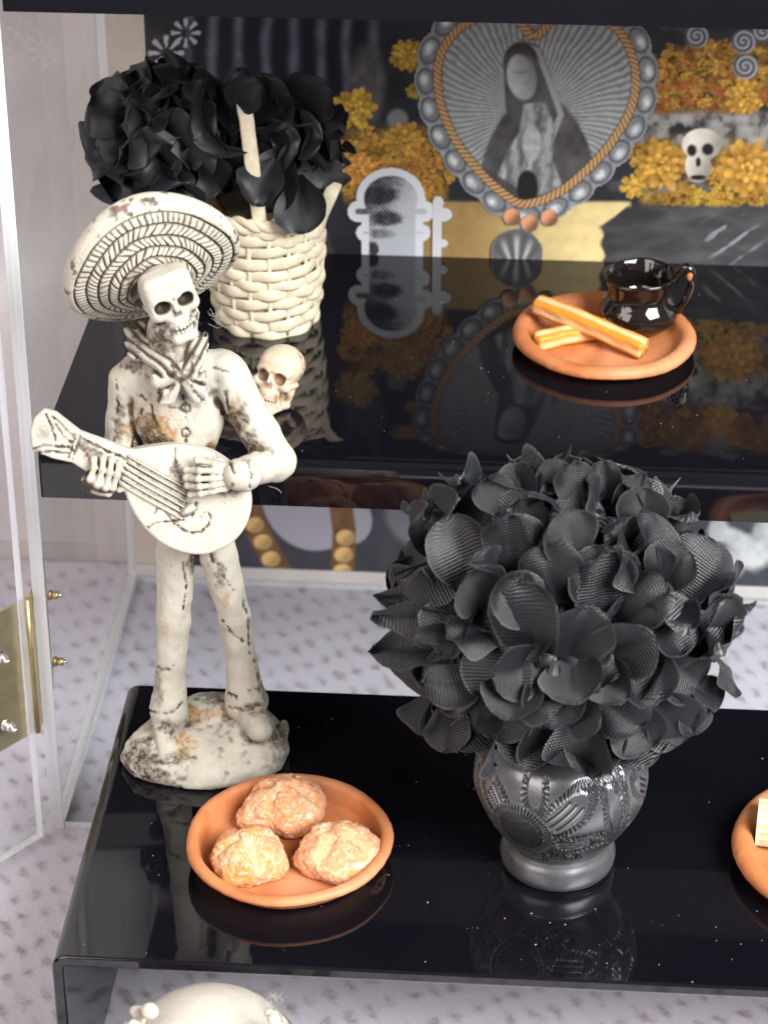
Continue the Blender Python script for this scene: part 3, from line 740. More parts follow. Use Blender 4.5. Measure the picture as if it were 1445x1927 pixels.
def stroke(px, py, lines, w, jit=0.0):
    """dark engraved lines traced on the piece: list of polylines in photograph pixels"""
    m = np.zeros(len(px))
    for ln in lines:
        x = [p[0] for p in ln]; y = [p[1] for p in ln]
        k = (px > min(x)-12) & (px < max(x)+12) & (py > min(y)-12) & (py < max(y)+12)
        if not k.any(): continue
        d, _ = line_d(px[k], py[k], ln)
        nn = N2(px[k], py[k], 0.16, 3, 3); m[k] = np.maximum(m[k], smooth(w, w*0.35, d+jit*(nn-0.45)*w*3.2)*(0.6+0.4*smooth(0.25, 0.55, N2(px[k], py[k], 0.05, 9, 2))))
    return m
def blot(px, py, spots, P, seed=0, f=6.0):
    """stains with ragged edges: (x, y, rx, ry, strength)"""
    n = fbm(P, f, seed, 4); n2 = fbm(P, 20, seed+7, 2); m = np.zeros(len(px))
    for x, y, rx, ry, s in spots:
        d = np.hypot((px-x)/rx, (py-y)/ry); m = np.maximum(m, s*(0.35+0.65*smooth(0.3, 0.7, n2))*smooth(0.42, 0.72, n+0.5*(1-d)-0.12)*smooth(1.5, 0.7, d))
    return m
def paint(P, dark, ochre=None, base=CREAM, seed=1):
    n = fbm(P, 2.2, seed, 3); C = np.tile(base, (len(P), 1))*(0.90+0.18*n[:, None])
    if ochre is not None: C = mixc(C, OCHRE*(0.6+0.8*fbm(P, 9, seed+4, 2)[:, None]), ochre)
    return mixc(C, WASH*(0.7+0.9*fbm(P, 14, seed+9, 2)[:, None]), np.clip(dark, 0, 1)**0.72)

def frame(fwd, right):
    f = np.asarray(fwd, float); f /= np.linalg.norm(f); r = np.asarray(right, float); r = r-f*(r@f); r /= np.linalg.norm(r)
    return np.stack([r, f, np.cross(f, r)])*1.0          # rows: right, forward, up

# a skull, about 2 high and 1.35 wide, looking along +y of its own frame
def skull_sdf(q, fig_=False):
    a = np.abs(q[:, 0]); m = q.copy(); m[:, 0] = a
    if fig_:                                   # carved face with a flat forehead and wide sockets
        d = d_ell(q, (0, -0.15, 0.22), (0.62, 0.72, 0.55))
        d = smin(d, d_box(q, (0, 0.26, 0.24), (0.60, 0.36, 0.56), 0.20), 0.12)
        d = smin(d, d_ell(q, (0, 0.24, -0.56), (0.42, 0.34, 0.34)), 0.06)
        ex, ez, er = 0.29, 0.08, (0.215, 0.26, 0.185)
    else:
        d = d_ell(q, (0, -0.12, 0.38), (0.64, 0.80, 0.60))
        d = smin(d, d_box(q, (0, 0.28, 0.20), (0.47, 0.30, 0.50), 0.22), 0.18)
        d = smin(d, d_ell(q, (0, 0.22, -0.56), (0.42, 0.34, 0.34)), 0.06)
        ex, ez, er = 0.255, 0.07, (0.20, 0.26, 0.18)
    d = smin(d, d_cap(m, (0.12, 0.60, 0.27), (0.42, 0.46, 0.24), 0.11, 0.10), 0.08)       # brow
    d = smin(d, d_ell(m, (0.41, 0.44, -0.13), (0.19, 0.17, 0.16)), 0.08)                  # cheekbone
    d = smin(d, d_cap(m, (0.44, 0.40, -0.16), (0.58, -0.05, -0.05), 0.08), 0.05)          # arch
    d = smin(d, d_ell(q, (0, 0.42, -0.40), (0.32, 0.27, 0.26)), 0.10)                     # upper jaw
    d = smin(d, d_cap(q, (0, 0.66, 0.10), (0, 0.72, -0.06), 0.07, 0.06), 0.06)            # nose bridge
    d = smax(d, -d_ell(m, (ex, 0.66, ez), er), 0.04)               # eye socket
    d = smax(d, -d_cap(m, (0.02, 0.80, -0.10), (0.065, 0.76, -0.24), 0.05, 0.095), 0.03)  # nose
    d = smax(d, -d_ell(m, (0.47, 0.30, -0.44), (0.16, 0.28, 0.17)), 0.08)                 # hollow cheek
    jaw = uni([d_cap(m, (0.50, -0.02, -0.12), (0.43, 0.05, -0.66), 0.10, 0.12), d_cap(m, (0.43, 0.05, -0.66), (0.17, 0.50, -0.88), 0.12, 0.13),
               d_cap(q, (-0.17, 0.50, -0.88), (0.17, 0.50, -0.88), 0.14, 0.14), d_ell(q, (0, 0.42, -0.74), (0.26, 0.2, 0.2))], 0.07)
    d = smin(d, jaw, 0.04)
    for z, y, rr in ((-0.555, 0.655, 0.058), (-0.675, 0.63, 0.052)):
        for x in (0.045, 0.14, 0.225):
            d = smin(d, d_ell(m, (x, y-0.55*x*x/0.22-0.02, z), (0.042, 0.06, 0.068)), 0.012)
    return d
def skull_dark(q, seed=0, fig_=False):
    a = np.abs(q[:, 0]); n = fbm(q, 9, seed, 3); fr = q[:, 1] > 0.1
    eye = np.sqrt(((a-(0.29 if fig_ else 0.255))/(0.225 if fig_ else 0.20))**2+((q[:, 2]-0.07)/0.19)**2); m = smooth(1.02, 0.80, eye+0.2*(n-0.5))*fr
    no = np.maximum(np.abs(a-0.03)-0.05-(-0.10-q[:, 2])*0.3, np.abs(q[:, 2]+0.165)-0.085); m = np.maximum(m, smooth(0.02, -0.02, no)*fr*0.8)
    ch = np.sqrt(((a-0.45)/0.16)**2+((q[:, 1]-0.30)/0.28)**2+((q[:, 2]+0.43)/0.17)**2); m = np.maximum(m, smooth(1.15, 0.7, ch+0.4*(n-0.5)))
    tz = smooth(0.028, 0.012, np.abs(q[:, 2]+0.615)); tv = smooth(0.016, 0.006, np.abs(((a+0.05) % 0.093)-0.0465-0.0465)*0+np.abs(((a) % 0.093)-0.0465+0.0465*0))
    gap = smooth(0.012, 0.004, np.minimum((a+0.0) % 0.0925, 0.0925-(a % 0.0925)))
    tb = (q[:, 2] > -0.74) & (q[:, 2] < -0.48) & (a < 0.29) & (q[:, 1] > 0.42)
    m = np.maximum(m, 0.85*np.maximum(tz, gap*0.8)*tb)
    m = np.maximum(m, 0.85*smooth(0.40, 0.60, n)*smooth(-0.28, -0.40, q[:, 2])*smooth(0.12, 0.3, a)*smooth(-0.86, -0.70, q[:, 2]))
    m = np.maximum(m, 0.8*smooth(0.35, 0.6, n)*smooth(0.15, -0.1, q[:, 1])*smooth(0.3, 0.5, a))
    return m
def make_skull(name, parent, c, Rm, k, h, mat, base=CREAM, dark_k=1.0, tone=WASH, seed=0, fig_=False):
    Rm = np.asarray(Rm); V, F = nets(lambda q: skull_sdf(q, fig_)+0.02*(fbm(q, 7, seed, 2)-0.5), (-0.78, -1.05, -1.12), (0.78, 0.98, 1.08), h/k)
    n = fbm(V, 3.0, seed, 3); C = np.tile(base, (len(V), 1))*(0.88+0.2*n[:, None])
    C = mixc(C, tone*(0.7+0.8*fbm(V, 12, seed+2, 2)[:, None]), np.clip(np.maximum(skull_dark(V, seed, fig_), 0.9*settle(V, F, 0.03, 0.16, 2))*dark_k, 0, 1))
    return mesh(name, np.asarray(c)+k*(V@Rm), F, mat, parent, C)

# ------------------------------------------------------------------ the resin musician
fig0 = onz(390, 1420, ZR)
fig = empty('musician_figurine', fig0, 'antiqued white skeleton musician figurine in a wide sombrero playing a mandolin', 'figurine')
# rocky base
bc = np.array([fig0[0]-0.02, 3.15, ZR])
def base_sdf(P):
    d = d_ell(P, bc+[0.0, -0.05, 0.15], (1.85, 1.30, 0.82))
    d = smin(d, d_ell(P, bc+[0.15, 0.62, 0.35], (1.25, 0.72, 0.95)), 0.4)
    d = smin(d, d_ell(P, bc+[-0.95, -0.35, 0.15], (0.85, 0.75, 0.72)), 0.3)
    d = smin(d, d_ell(P, bc+[1.05, 0.15, 0.2], (0.80, 0.85, 0.95)), 0.3)
    d = smin(d, d_ell(P, bc+[1.78, 0.25, 0.72], (0.16, 0.16, 0.26)), 0.08)
    d = d+0.20*(fbm(P, 1.5, 5, 3)-0.5)+0.06*(fbm(P, 5, 6, 3)-0.5)
    return smax(d, ZR+0.004-P[:, 2], 0.12)
V, F = nets(base_sdf, bc+[-2.3, -1.8, -0.1], bc+[2.3, 1.8, 1.7], 0.045); V[:, 2] = np.maximum(V[:, 2], ZR+0.002)
px, py = proj(V)
dk = blot(px, py, [(270, 1440, 60, 70, 1), (320, 1430, 45, 30, 1), (300, 1475, 60, 22, .8), (495, 1385, 55, 22, .9), (520, 1320, 35, 40, .9), (535, 1385, 25, 35, .7), (420, 1495, 70, 12, .6), (395, 1318, 50, 16, .8), (525, 1430, 40, 25, .5), (445, 1340, 30, 30, .7)], V, 3)
oc = blot(px, py, [(348, 1400, 26, 34, 1), (360, 1352, 40, 30, 1), (410, 1340, 55, 18, .9)], V, 8)
V = V-vnormals(V, F)*(0.03*dk+0.03*(fbm(V, 7, 77, 3)-0.5))[:, None]; V[:, 2] = np.maximum(V[:, 2], ZR+0.002); dk = np.maximum(dk, 0.85*settle(V, F, 0.004, 0.05, 5)); mesh('rock_base', V, F, M['resin'], fig, paint(V, dk, oc))
# body: suit, arms, legs, boots as one surface
A = at
legL = [A(333, 1020, 3.2), A(327, 1165, 3.15), A(320, 1285, 3.1), A(318, 1335, 3.02)]
legR = [A(404, 1015, 3.2), A(442, 1160, 3.35), A(456, 1255, 3.45), A(464, 1318, 3.45)]
armL = [A(240, 715, 3.40), A(228, 835, 3.30), A(200, 905, 2.30)]
armR = [A(428, 705, 3.35), A(519, 868, 3.10), A(448, 893, 1.95)]
def body_sdf(P):
    d = d_ell(P, A(333, 760, 3.35), (1.06, 0.68, 1.30))
    d = smin(d, d_cap(P, A(258, 702, 3.40), A(415, 694, 3.40), 0.42, 0.42), 0.30)
    d = smin(d, d_cap(P, A(340, 800, 3.35), A(352, 900, 3.35), 0.68, 0.60), 0.3)
    d = smin(d, d_ell(P, A(366, 985, 3.25), (0.95, 0.55, 0.62)), 0.25)
    d = smin(d, d_cap(P, A(318, 700, 3.25), A(318, 620, 3.0), 0.50, 0.45), 0.2)
    d = smin(d, chain(P, legL, [0.44, 0.375, 0.335, 0.45], 0.12), 0.10)
    d = smin(d, chain(P, legR, [0.44, 0.35, 0.335, 0.51], 0.12), 0.10)
    d = smin(d, d_cap(P, A(312, 1350, 2.95), A(316, 1426, 2.30), 0.31, 0.23), 0.05)
    d = smin(d, d_cap(P, A(468, 1335, 3.3), A(490, 1374, 2.50), 0.36, 0.27), 0.05)
    d = smin(d, chain(P, armL, [0.40, 0.36, 0.30], 0.10), 0.10)
    d = smin(d, chain(P, armR, [0.45, 0.42, 0.31], 0.10), 0.12)
    d = smin(d, d_cap(P, A(462, 893, 2.05), A(452, 893, 1.97), 0.35, 0.35), 0.02)           # cuff
    return d+0.05*(fbm(P, 2.2, 12, 3)-0.5)+0.05*(fbm(P*np.array([1, 1, 0.45]), 5.5, 14, 2)-0.5)
lo = np.min([legL[3], armL[2], A(312, 1430, 2.3), A(200, 905, 1.5)], axis=0)-0.6; hi = np.max([armR[1], A(415, 600, 4.3)], axis=0)+0.75
lo[2] = ZR+0.35; hi[2] = A(318, 610, 3.0)[2]+0.55
V, F = nets(body_sdf, lo, hi, 0.045)
px, py = proj(V)
lines = [[(345, 740), (352, 790), (350, 845)], [(290, 690), (300, 740), (318, 765), (345, 772)], [(425, 735), (428, 770), (425, 800), (418, 850)], [(400, 690), (430, 700)],
         [(405, 1055), (425, 1090), (440, 1110)], [(420, 1170), (440, 1195), (458, 1207)], [(296, 1255), (315, 1262), (332, 1250)], [(285, 1338), (305, 1345), (330, 1337), (345, 1322)],
         [(430, 1330), (460, 1337), (490, 1325)], [(480, 1245), (486, 1275), (490, 1300)], [(345, 1060), (352, 1100), (345, 1150)], [(218, 715), (222, 760), (214, 830)],
         [(432, 870), (440, 893), (436, 918)], [(468, 868), (474, 893), (470, 918)], [(395, 1035), (402, 1060)], [(265, 745), (285, 765), (290, 790)], [(250, 850), (255, 800), (268, 770)],
         [(430, 1305), (445, 1312)], [(470, 1300), (485, 1296)], [(455, 1120), (468, 1160), (470, 1230)]]
dk = stroke(px, py, lines, 2.9, 1.0)
for bx, by in ((350, 768), (350, 815)):
    dk = np.maximum(dk, smooth(3, 1.2, np.abs(np.hypot(px-bx, py-by)-8)))
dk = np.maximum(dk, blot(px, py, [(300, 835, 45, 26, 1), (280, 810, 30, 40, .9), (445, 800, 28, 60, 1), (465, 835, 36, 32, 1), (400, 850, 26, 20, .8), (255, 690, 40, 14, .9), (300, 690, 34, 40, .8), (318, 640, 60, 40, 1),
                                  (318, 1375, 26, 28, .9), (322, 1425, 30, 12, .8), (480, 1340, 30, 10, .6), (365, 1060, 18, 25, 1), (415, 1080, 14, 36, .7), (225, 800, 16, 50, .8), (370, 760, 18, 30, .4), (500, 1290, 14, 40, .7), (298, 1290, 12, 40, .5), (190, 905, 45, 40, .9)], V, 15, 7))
oc = blot(px, py, [(255, 800, 34, 60, 1), (300, 805, 50, 46, 1), (440, 790, 22, 40, .9), (395, 850, 34, 24, 1), (425, 1135, 10, 18, .8), (400, 1045, 14, 30, .6), (312, 1180, 8, 30, .4)], V, 22, 5)
dk = np.maximum(dk, 0.95*settle(V, F, 0.008, 0.07)); V = V-vnormals(V, F)*(0.035*dk)[:, None]; mesh('body', V, F, M['resin'], fig, paint(V, dk, oc, seed=3))
# head
hf = frame((0.40, -0.90, 0.02), (0.90, 0.36, 0.26))
head_c = A(317, 558, 2.45)
make_skull('skull_head', fig, head_c, hf, 0.87, 0.026, M['resin'], CREAM*1.05, 1.0, np.array([0.020, 0.012, 0.008]), 3, True)
# sombrero: brim tipped far back behind the head, rolled edge, braided rings
n_ = np.array([0.40, -0.78, -0.48]); n_ /= np.linalg.norm(n_)
u_ = np.cross(n_, np.array([0.10, 0.05, 1.0])); u_ /= np.linalg.norm(u_); w_ = np.cross(u_, n_)
hat_c = A(283, 502, 3.25)
def hat_mesh():
    seg = 520
    fr_ = [(0.0, 0.50), (0.40, 0.50), (0.60, 0.52)]; rr = np.linspace(0.66, 1.86, 66)
    front = fr_+[(r, 0.10+0.48*max(0.0, 1-(r-0.66)/1.20)**1.4) for r in rr]
    roll = [(1.86+0.19*math.sin(t), 0.10-0.24+0.24*math.cos(t)) for t in np.linspace(0.1, math.pi*0.95, 26)]
    back = [(1.5, -0.34), (1.0, -0.34), (0.72, -0.50), (0.60, -1.0), (0.35, -1.25), (0.0, -1.3)]
    prof = np.array(front+roll+back); n = len(prof)
    th = np.linspace(0, 2*math.pi, seg, endpoint=False)
    R, T = np.meshgrid(prof[:, 0], th, indexing='ij'); Hh = np.repeat(prof[:, 1][:, None], seg, 1)
    ii = np.repeat(np.arange(n)[:, None], seg, 1)
    isf = ii < len(front); rollm = (ii >= len(front)) & (ii < len(front)+len(roll))
    # engraving: ring lines and slanted ticks between them
    dark = np.zeros(R.shape); dep = np.zeros(R.shape)
    rings = [0.72, 0.90, 1.11, 1.33, 1.58, 1.85]
    jit = 0.018*np.sin(3*T+1)+0.012*np.sin(7*T+R*3)
    for k, r0 in enumerate(rings):
        m = smooth(0.036, 0.016, np.abs(R+jit-r0))*isf; dark = np.maximum(dark, m); 
    for k in range(5):
        ra, rb = rings[k], rings[k+1]; f = (R+jit-ra)/(rb-ra)
        inside = smooth(0.06, 0.16, f)*smooth(0.94, 0.84, f)*isf
        slant = (0.55, -0.5, 0.6, -0.55, 0.12)[k]; cnt = (34, 44, 54, 62, 78)[k]
        ph = (T*cnt/(2*math.pi)+slant*(f-0.5)*2.2+0.35*np.sin(T*7+k*2)) % 1.0
        lw = 0.20+0.07*np.sin(T*23+k)
        tk = smooth(lw, lw*0.5, np.abs(ph-0.5))*inside; dark = np.maximum(dark, tk*(0.9 if k < 4 else 0.75))
        dep += 0.018*np.sin(np.clip(f, 0, 1)*math.pi)*((f > 0) & (f < 1))*isf
    P3 = np.stack([R*np.cos(T), R*np.sin(T), Hh], -1).reshape(-1, 3)
    nz = fbm(P3, 6, 30, 3).reshape(R.shape); nz2 = fbm(P3, 2.0, 33, 3).reshape(R.shape)
    dots = smooth(0.12, 0.06, np.hypot(((T*110/(2*math.pi)) % 1)-0.5, (R-1.98)/0.08))*rollm*(np.abs(R-1.98) < 0.05)
    dark = np.maximum(dark, dots*0.8)
    dark = np.maximum(dark, 0.85*smooth(0.54, 0.64, nz)*rollm*smooth(0.38, 0.55, nz2))
    dark = dark*smooth(0.18, 0.42, nz+0.12)
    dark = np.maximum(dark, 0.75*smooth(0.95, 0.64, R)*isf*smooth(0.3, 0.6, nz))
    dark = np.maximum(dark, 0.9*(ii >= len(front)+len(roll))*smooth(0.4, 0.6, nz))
    Hh = Hh-0.040*dark*isf+dep+0.03*(nz2-0.5)
    wav = (0.15*np.cos(2*T+0.6)+0.05*np.sin(3*T+1))*(R/1.9)**2                   # brim dips and lifts
    R2 = R*(1+0.015*np.sin(3*T)+0.01*(nz2-0.5))
    R2 = R2*0.93
    V = hat_c+(R2*np.cos(T))[..., None]*u_+(R2*np.sin(T))[..., None]*w_+(Hh+wav)[..., None]*n_
    i = np.arange(n-1)[:, None]*seg; k = np.arange(seg)[None]; k2 = (k+1) % seg
    F = np.stack([i+k, i+seg+k, i+seg+k2, i+k2], -1).reshape(-1, 4)
    V = V.reshape(-1, 3)
    C = paint(V, dark.ravel(), None, CREAM, 5)
    pink_bounce = (smooth(0.5, 0.72, nz2)*rollm).ravel()*smooth(hat_c[0]+0.2, hat_c[0]-0.8, V[:, 0]); C = mixc(C, np.array([0.55, 0.28, 0.24]), pink_bounce*0.45)  # patchy pink on the left of the roll paints in warm bounced light
    return V, F, C
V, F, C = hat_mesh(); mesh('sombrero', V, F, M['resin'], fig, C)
# neckerchief: ruffled collar, knot, loops and tails
kn = A(342, 700, 2.35)
def tie_sdf(P):
    d = uni([d_cap(P, A(262, 650, 3.0), A(318, 690, 2.55), 0.24, 0.20), d_cap(P, A(318, 690, 2.55), kn, 0.2, 0.14), d_cap(P, A(378, 640, 2.95), A(366, 685, 2.55), 0.20, 0.17), d_cap(P, A(366, 685, 2.55), kn, 0.17, 0.14),
             d_cap(P, A(255, 622, 3.3), A(262, 655, 3.0), 0.22, 0.24)], 0.10)
    d = smin(d, d_ell(P, kn+[0, -0.05, 0], (0.12, 0.13, 0.13)), 0.04)
    for a, b, r0, r1 in (((338, 708), (300, 716), .09, .19), ((338, 714), (312, 756), .09, .19), ((345, 714), (372, 748), .08, .14), ((346, 710), (398, 746), .08, .16), ((345, 705), (392, 712), .08, .15), ((315, 740), (322, 768), .13, .08)):
        d = smin(d, d_cap(P, A(a[0], a[1], 2.38), A(b[0], b[1], 2.45), r0, r1), 0.04)
    for x in ((326, 692), (362, 690)):
        d = smax(d, -d_cap(P, A(x[0], x[1], 2.2), A(x[0]+3, x[1]+12, 2.2), 0.07), 0.03)
    px, py = proj(P); return d-0.034*np.sin(np.where(px < 342, 0.75*py-0.66*px, 0.88*px+0.47*py)*0.40+7*fbm(P, 1.6, 3, 2))*(py < 712)
lo = np.min([A(235, 770, 2.0), A(235, 610, 3.9), A(400, 770, 2.0)], axis=0); hi = np.max([A(400, 610, 3.6), A(400, 770, 3.6), A(235, 600, 3.6)], axis=0); lo[1] = 1.8; hi[1] = 3.7
V, F = nets(tie_sdf, lo, hi, 0.035); px, py = proj(V)
n = fbm(V, 8, 40, 3)
fan = 0.5-0.5*np.sin(np.where(px < 342, 0.75*py-0.66*px, 0.88*px+0.47*py)*0.40+7*fbm(V, 1.6, 3, 2)); fan2 = fan
dk = smooth(0.52, 0.82, np.where(px < 342, fan, fan2))*smooth(716, 695, py)*0.95
dk = np.maximum(dk, stroke(px, py, [[(300, 730), (305, 745), (298, 760)], [(330, 720), (318, 745)], [(350, 716), (366, 735)], [(354, 722), (378, 752)], [(352, 712), (380, 722)], [(326, 685), (327, 705)], [(362, 684), (364, 702)], [(340, 700), (341, 730)]], 4.0, 1))
dk = np.maximum(dk, blot(px, py, [(345, 705, 24, 22, .8), (300, 745, 14, 20, .9), (260, 640, 18, 30, .7), (345, 665, 40, 18, .9)], V, 44, 9))
dk = np.maximum(dk*0.9, 0.95*settle(V, F, 0.01, 0.09)); mesh('neckerchief', V, F, M['resin'], fig, paint(V, dk, None, CREAM, 7))
# mandolin
gn = np.array([0.06, -0.95, 0.30]); gn /= np.linalg.norm(gn); g0 = A(350, 940, 1.98)
def on_plane(x, y):
    r = ray(x, y); return CAM+r*(((g0-CAM)@gn)/(r@gn))
gu = np.array([1.0, 0, 0]); gu -= gn*(gu@gn); gu /= np.linalg.norm(gu); gv = np.cross(gn, gu)
if gv[2] < 0: gv = -gv
def uv_of(x, y): p = on_plane(x, y)-g0; return (p@gu, p@gv)
g_body = crom([(226, 885), (238, 853), (290, 841), (340, 838), (392, 850), (432, 874), (462, 907), (473, 947), (465, 987), (441, 1020), (406, 1040), (370, 1046), (325, 1036), (285, 1010), (254, 972), (234, 928)], 4, True)
g_neck = [(250, 848), (150, 812), (104, 776), (82, 770), (64, 786), (56, 812), (60, 848), (100, 864), (137, 872), (225, 930), (262, 905)]
gb = np.array([uv_of(*p) for p in g_body]); gk = np.array([uv_of(*p) for p in g_neck])
def gtr_sdf(P):
    q = P-g0; U_, V_, N_ = q@gu, q@gv, q@gn
    db = poly_sd(U_, V_, gb); dn_ = poly_sd(U_, V_, gk)
    b = np.maximum(db, np.abs(N_+0.26)-0.24); b = smax(db+0.0, np.abs(N_+0.26)-0.24, 0.10)
    k = smax(dn_, np.abs(N_+0.13)-0.15, 0.08)
    return smin(b, k, 0.06)
c8 = np.array([g0+gu*a+gv*b+gn*c for a in (gk[:, 0].min()-.15, gb[:, 0].max()+.15) for b in (gb[:, 1].min()-.15, gk[:, 1].max()+.15) for c in (-0.65, 0.2)])
V, F = nets(gtr_sdf, c8.min(0), c8.max(0), 0.036); px, py = proj(V)
front = ((V-g0)@gn) > -0.12
strings = [[(238+dx, 862+dy), (352+dx*0.4, 925+dy*1.12)] for dx, dy in ((4, -2), (0, 9), (-4, 19), (-8, 29), (-12, 39))]
dk = stroke(px, py, strings, 3.6, 0.5)
dk = np.maximum(dk, stroke(px, py, [[(292, 965), (297, 957), (308, 957), (316, 968), (328, 985), (345, 998), (362, 1003), (380, 1000), (393, 988), (397, 974), (391, 963), (381, 966), (379, 973)], [(278, 992), (295, 983), (330, 980), (345, 978)]], 3.0, 0.6))
dk = np.maximum(dk, stroke(px, py, [[(88, 780), (98, 805), (106, 832)], [(98, 782), (118, 800), (142, 826)], [(104, 795), (118, 818), (138, 836)], [(62, 845), (82, 838), (132, 842)], [(70, 852), (100, 850), (132, 853)], [(152, 820), (136, 868)], [(142, 818), (130, 862)], [(330, 842), (331, 872)], [(150, 822), (200, 848), (240, 866)], [(340, 955), (350, 968), (362, 970), (370, 945)]], 3.2, 0.8))
dk = np.maximum(dk, blot(px, py, [(330, 885, 20, 20, .9), (345, 915, 22, 20, .9), (168, 850, 30, 26, .9), (205, 895, 40, 22, .6), (430, 925, 40, 14, .8), (410, 862, 30, 14, .5), (345, 945, 16, 14, .7), (82, 815, 20, 25, .3), (225, 900, 16, 22, .8)], V, 52, 8))*front
dk = np.maximum(dk, 0.85*settle(V, F, 0.01, 0.09)); V = V-vnormals(V, F)*(0.03*dk)[:, None]; mesh('mandolin', V, F, M['resin'], fig, paint(V, dk, None, CREAM*1.04, 9))
def gp(x, y, n=0.0): return on_plane(x, y)+gn*n
V, F = merge([tube([gp(x0, y0, .035), gp((x0+x1)/2, (y0+y1)/2, .045), gp(x1, y1, .035)], 0.022, 6) for (x0, y0), (x1, y1) in
              [((240+dx, 866+dy), (350+dx*.4, 927+dy*1.12)) for dx, dy in ((2, -8), (2, 3), (-2, 14), (-6, 24), (-10, 34), (-14, 44))]])
mesh('strings', V, F, M['resin'], fig, np.tile(CREAM, (len(V), 1)))
V, F = merge([(lambda b: b)(tube([gp(344, 966, .05), gp(355, 959, .06), gp(367, 950, .05)], 0.10, 4, True, (1.0, 0.6), up=tuple(gn)))]); mesh('bridge', V, F, M['resin'], fig, np.tile(CREAM, (len(V), 1)))
# hands of bare bone
def hand(name, fingers, palm, seed):
    segs = []; rows = []
    def f(P):
        d = d_ell(P, palm[0], palm[1])
        for fg in fingers:
            for i in range(len(fg)-1): d = np.minimum(d, d_cap(P, fg[i], fg[i+1], 0.062, 0.062))
            for p in fg: d = smin(d, np.linalg.norm(P-p, axis=1)-0.082, 0.03)
        return d
    pts = np.array([p for fg in fingers for p in fg]+[palm[0]-np.array(palm[1]), palm[0]+np.array(palm[1])])
    V, F = nets(f, pts.min(0)-0.2, pts.max(0)+0.2, 0.026)
    db = np.min([d_cap(V, fg[i], fg[i+1], 0.062) for fg in fingers for i in range(len(fg)-1)], axis=0)
    dk = smooth(0.012, 0.05, db)*smooth(0.25, 0.45, fbm(V, 9, seed, 3)+0.05)
    return mesh(name, V, F, M['resin'], fig, paint(V, dk, None, CREAM, seed))
hand('hand', [[gp(428, 884, .30), gp(404, 878, .42), gp(378, 878, .42), gp(352, 880, .22)], [gp(428, 894, .32), gp(402, 892, .46), gp(376, 893, .45), gp(352, 895, .22)],
              [gp(428, 903, .32), gp(404, 905, .45), gp(378, 908, .42), gp(354, 910, .20)], [gp(426, 914, .28), gp(402, 917, .40), gp(380, 923, .35), gp(360, 928, .18)],
              [gp(430, 874, .26), gp(405, 866, .34), gp(372, 862, .24)], [gp(437, 880, .3), gp(437, 908, .3)]], (gp(398, 893, .16), (0.55, 0.20, 0.30)), 61)
hand('hand', [[gp(178, 862, .10), gp(180, 876, .22), gp(172, 898, .22)], [gp(196, 860, .12), gp(196, 880, .26), gp(186, 908, .22)], [gp(212, 862, .12), gp(210, 885, .26), gp(202, 914, .22)], [gp(226, 870, .1), gp(223, 890, .22), gp(215, 915, .18)],
              [gp(165, 900, .05), gp(180, 920, .1), gp(205, 928, .05)]], (gp(188, 908, -.02), (0.42, 0.26, 0.32)), 64)

# ------------------------------------------------------------------ terracotta plates
def plate(c, r, hgt, rimw, label, seed):
    o = empty('terracotta_plate', c, label, 'plate', 'small terracotta plates')
    prof = [(0, 0.01), (r*0.5, 0.01), (r*0.72, 0.012), (r*0.78, 0.03)]+[(r*0.80+(r*0.17)*t, 0.05+(hgt-0.12)*t**0.8) for t in np.linspace(0.05, 0.85, 8)]
    rc = r-rimw*0.5
    prof += [(rc+rimw*0.5*math.cos(a), hgt-rimw*0.42+rimw*0.42*math.sin(a)) for a in np.linspace(-0.5, math.pi*0.92, 14)]
    ri = r-rimw
    prof += [(ri-0.10*t, hgt-rimw*0.42-(hgt-rimw*0.42-0.20)*t) for t in np.linspace(0.15, 1, 6)]+[(ri-0.22, 0.165), (r*0.6, 0.15), (r*0.3, 0.14), (0, 0.14)]
    def wob(R, Z, T):
        a = 0.018*np.sin(2*T+seed)+0.012*np.sin(3*T+seed*2)+0.006*np.sin(7*T+seed)
        return R*(1+a*0.7)+0.006*np.sin(T*37+Z*9)*np.sin(T*5), Z*(1+a)+0.012*np.sin(5*T+seed)*(Z > 0.1)
    V, F, *_ = lathe(prof, 120, c, wob); V[:, 2] = np.maximum(V[:, 2], c[2]+0.003)
    V = V+0.014*(fbm(V, 3.5, seed, 3)-0.5)[:, None]*(V[:, 2:3] > c[2]+0.06)
    V[:, 1] = c[1]+(V[:, 1]-c[1])*1.045; mesh('dish', V, F, M['terra'], o)
    return o
plate(np.array([0.05, -0.46, ZR]), 2.22, 0.66, 0.27, 'small terracotta plate holding three sugared breads', 1)
plate(np.array([6.70, 13.30, ZS]), 2.28, 0.52, 0.42, 'small terracotta plate under the black cup and churros', 2.4)
plate(np.array([11.85, 0.15, ZR]), 2.25, 0.62, 0.48, 'thick rimmed terracotta plate holding a pale striped husk', 4.1)

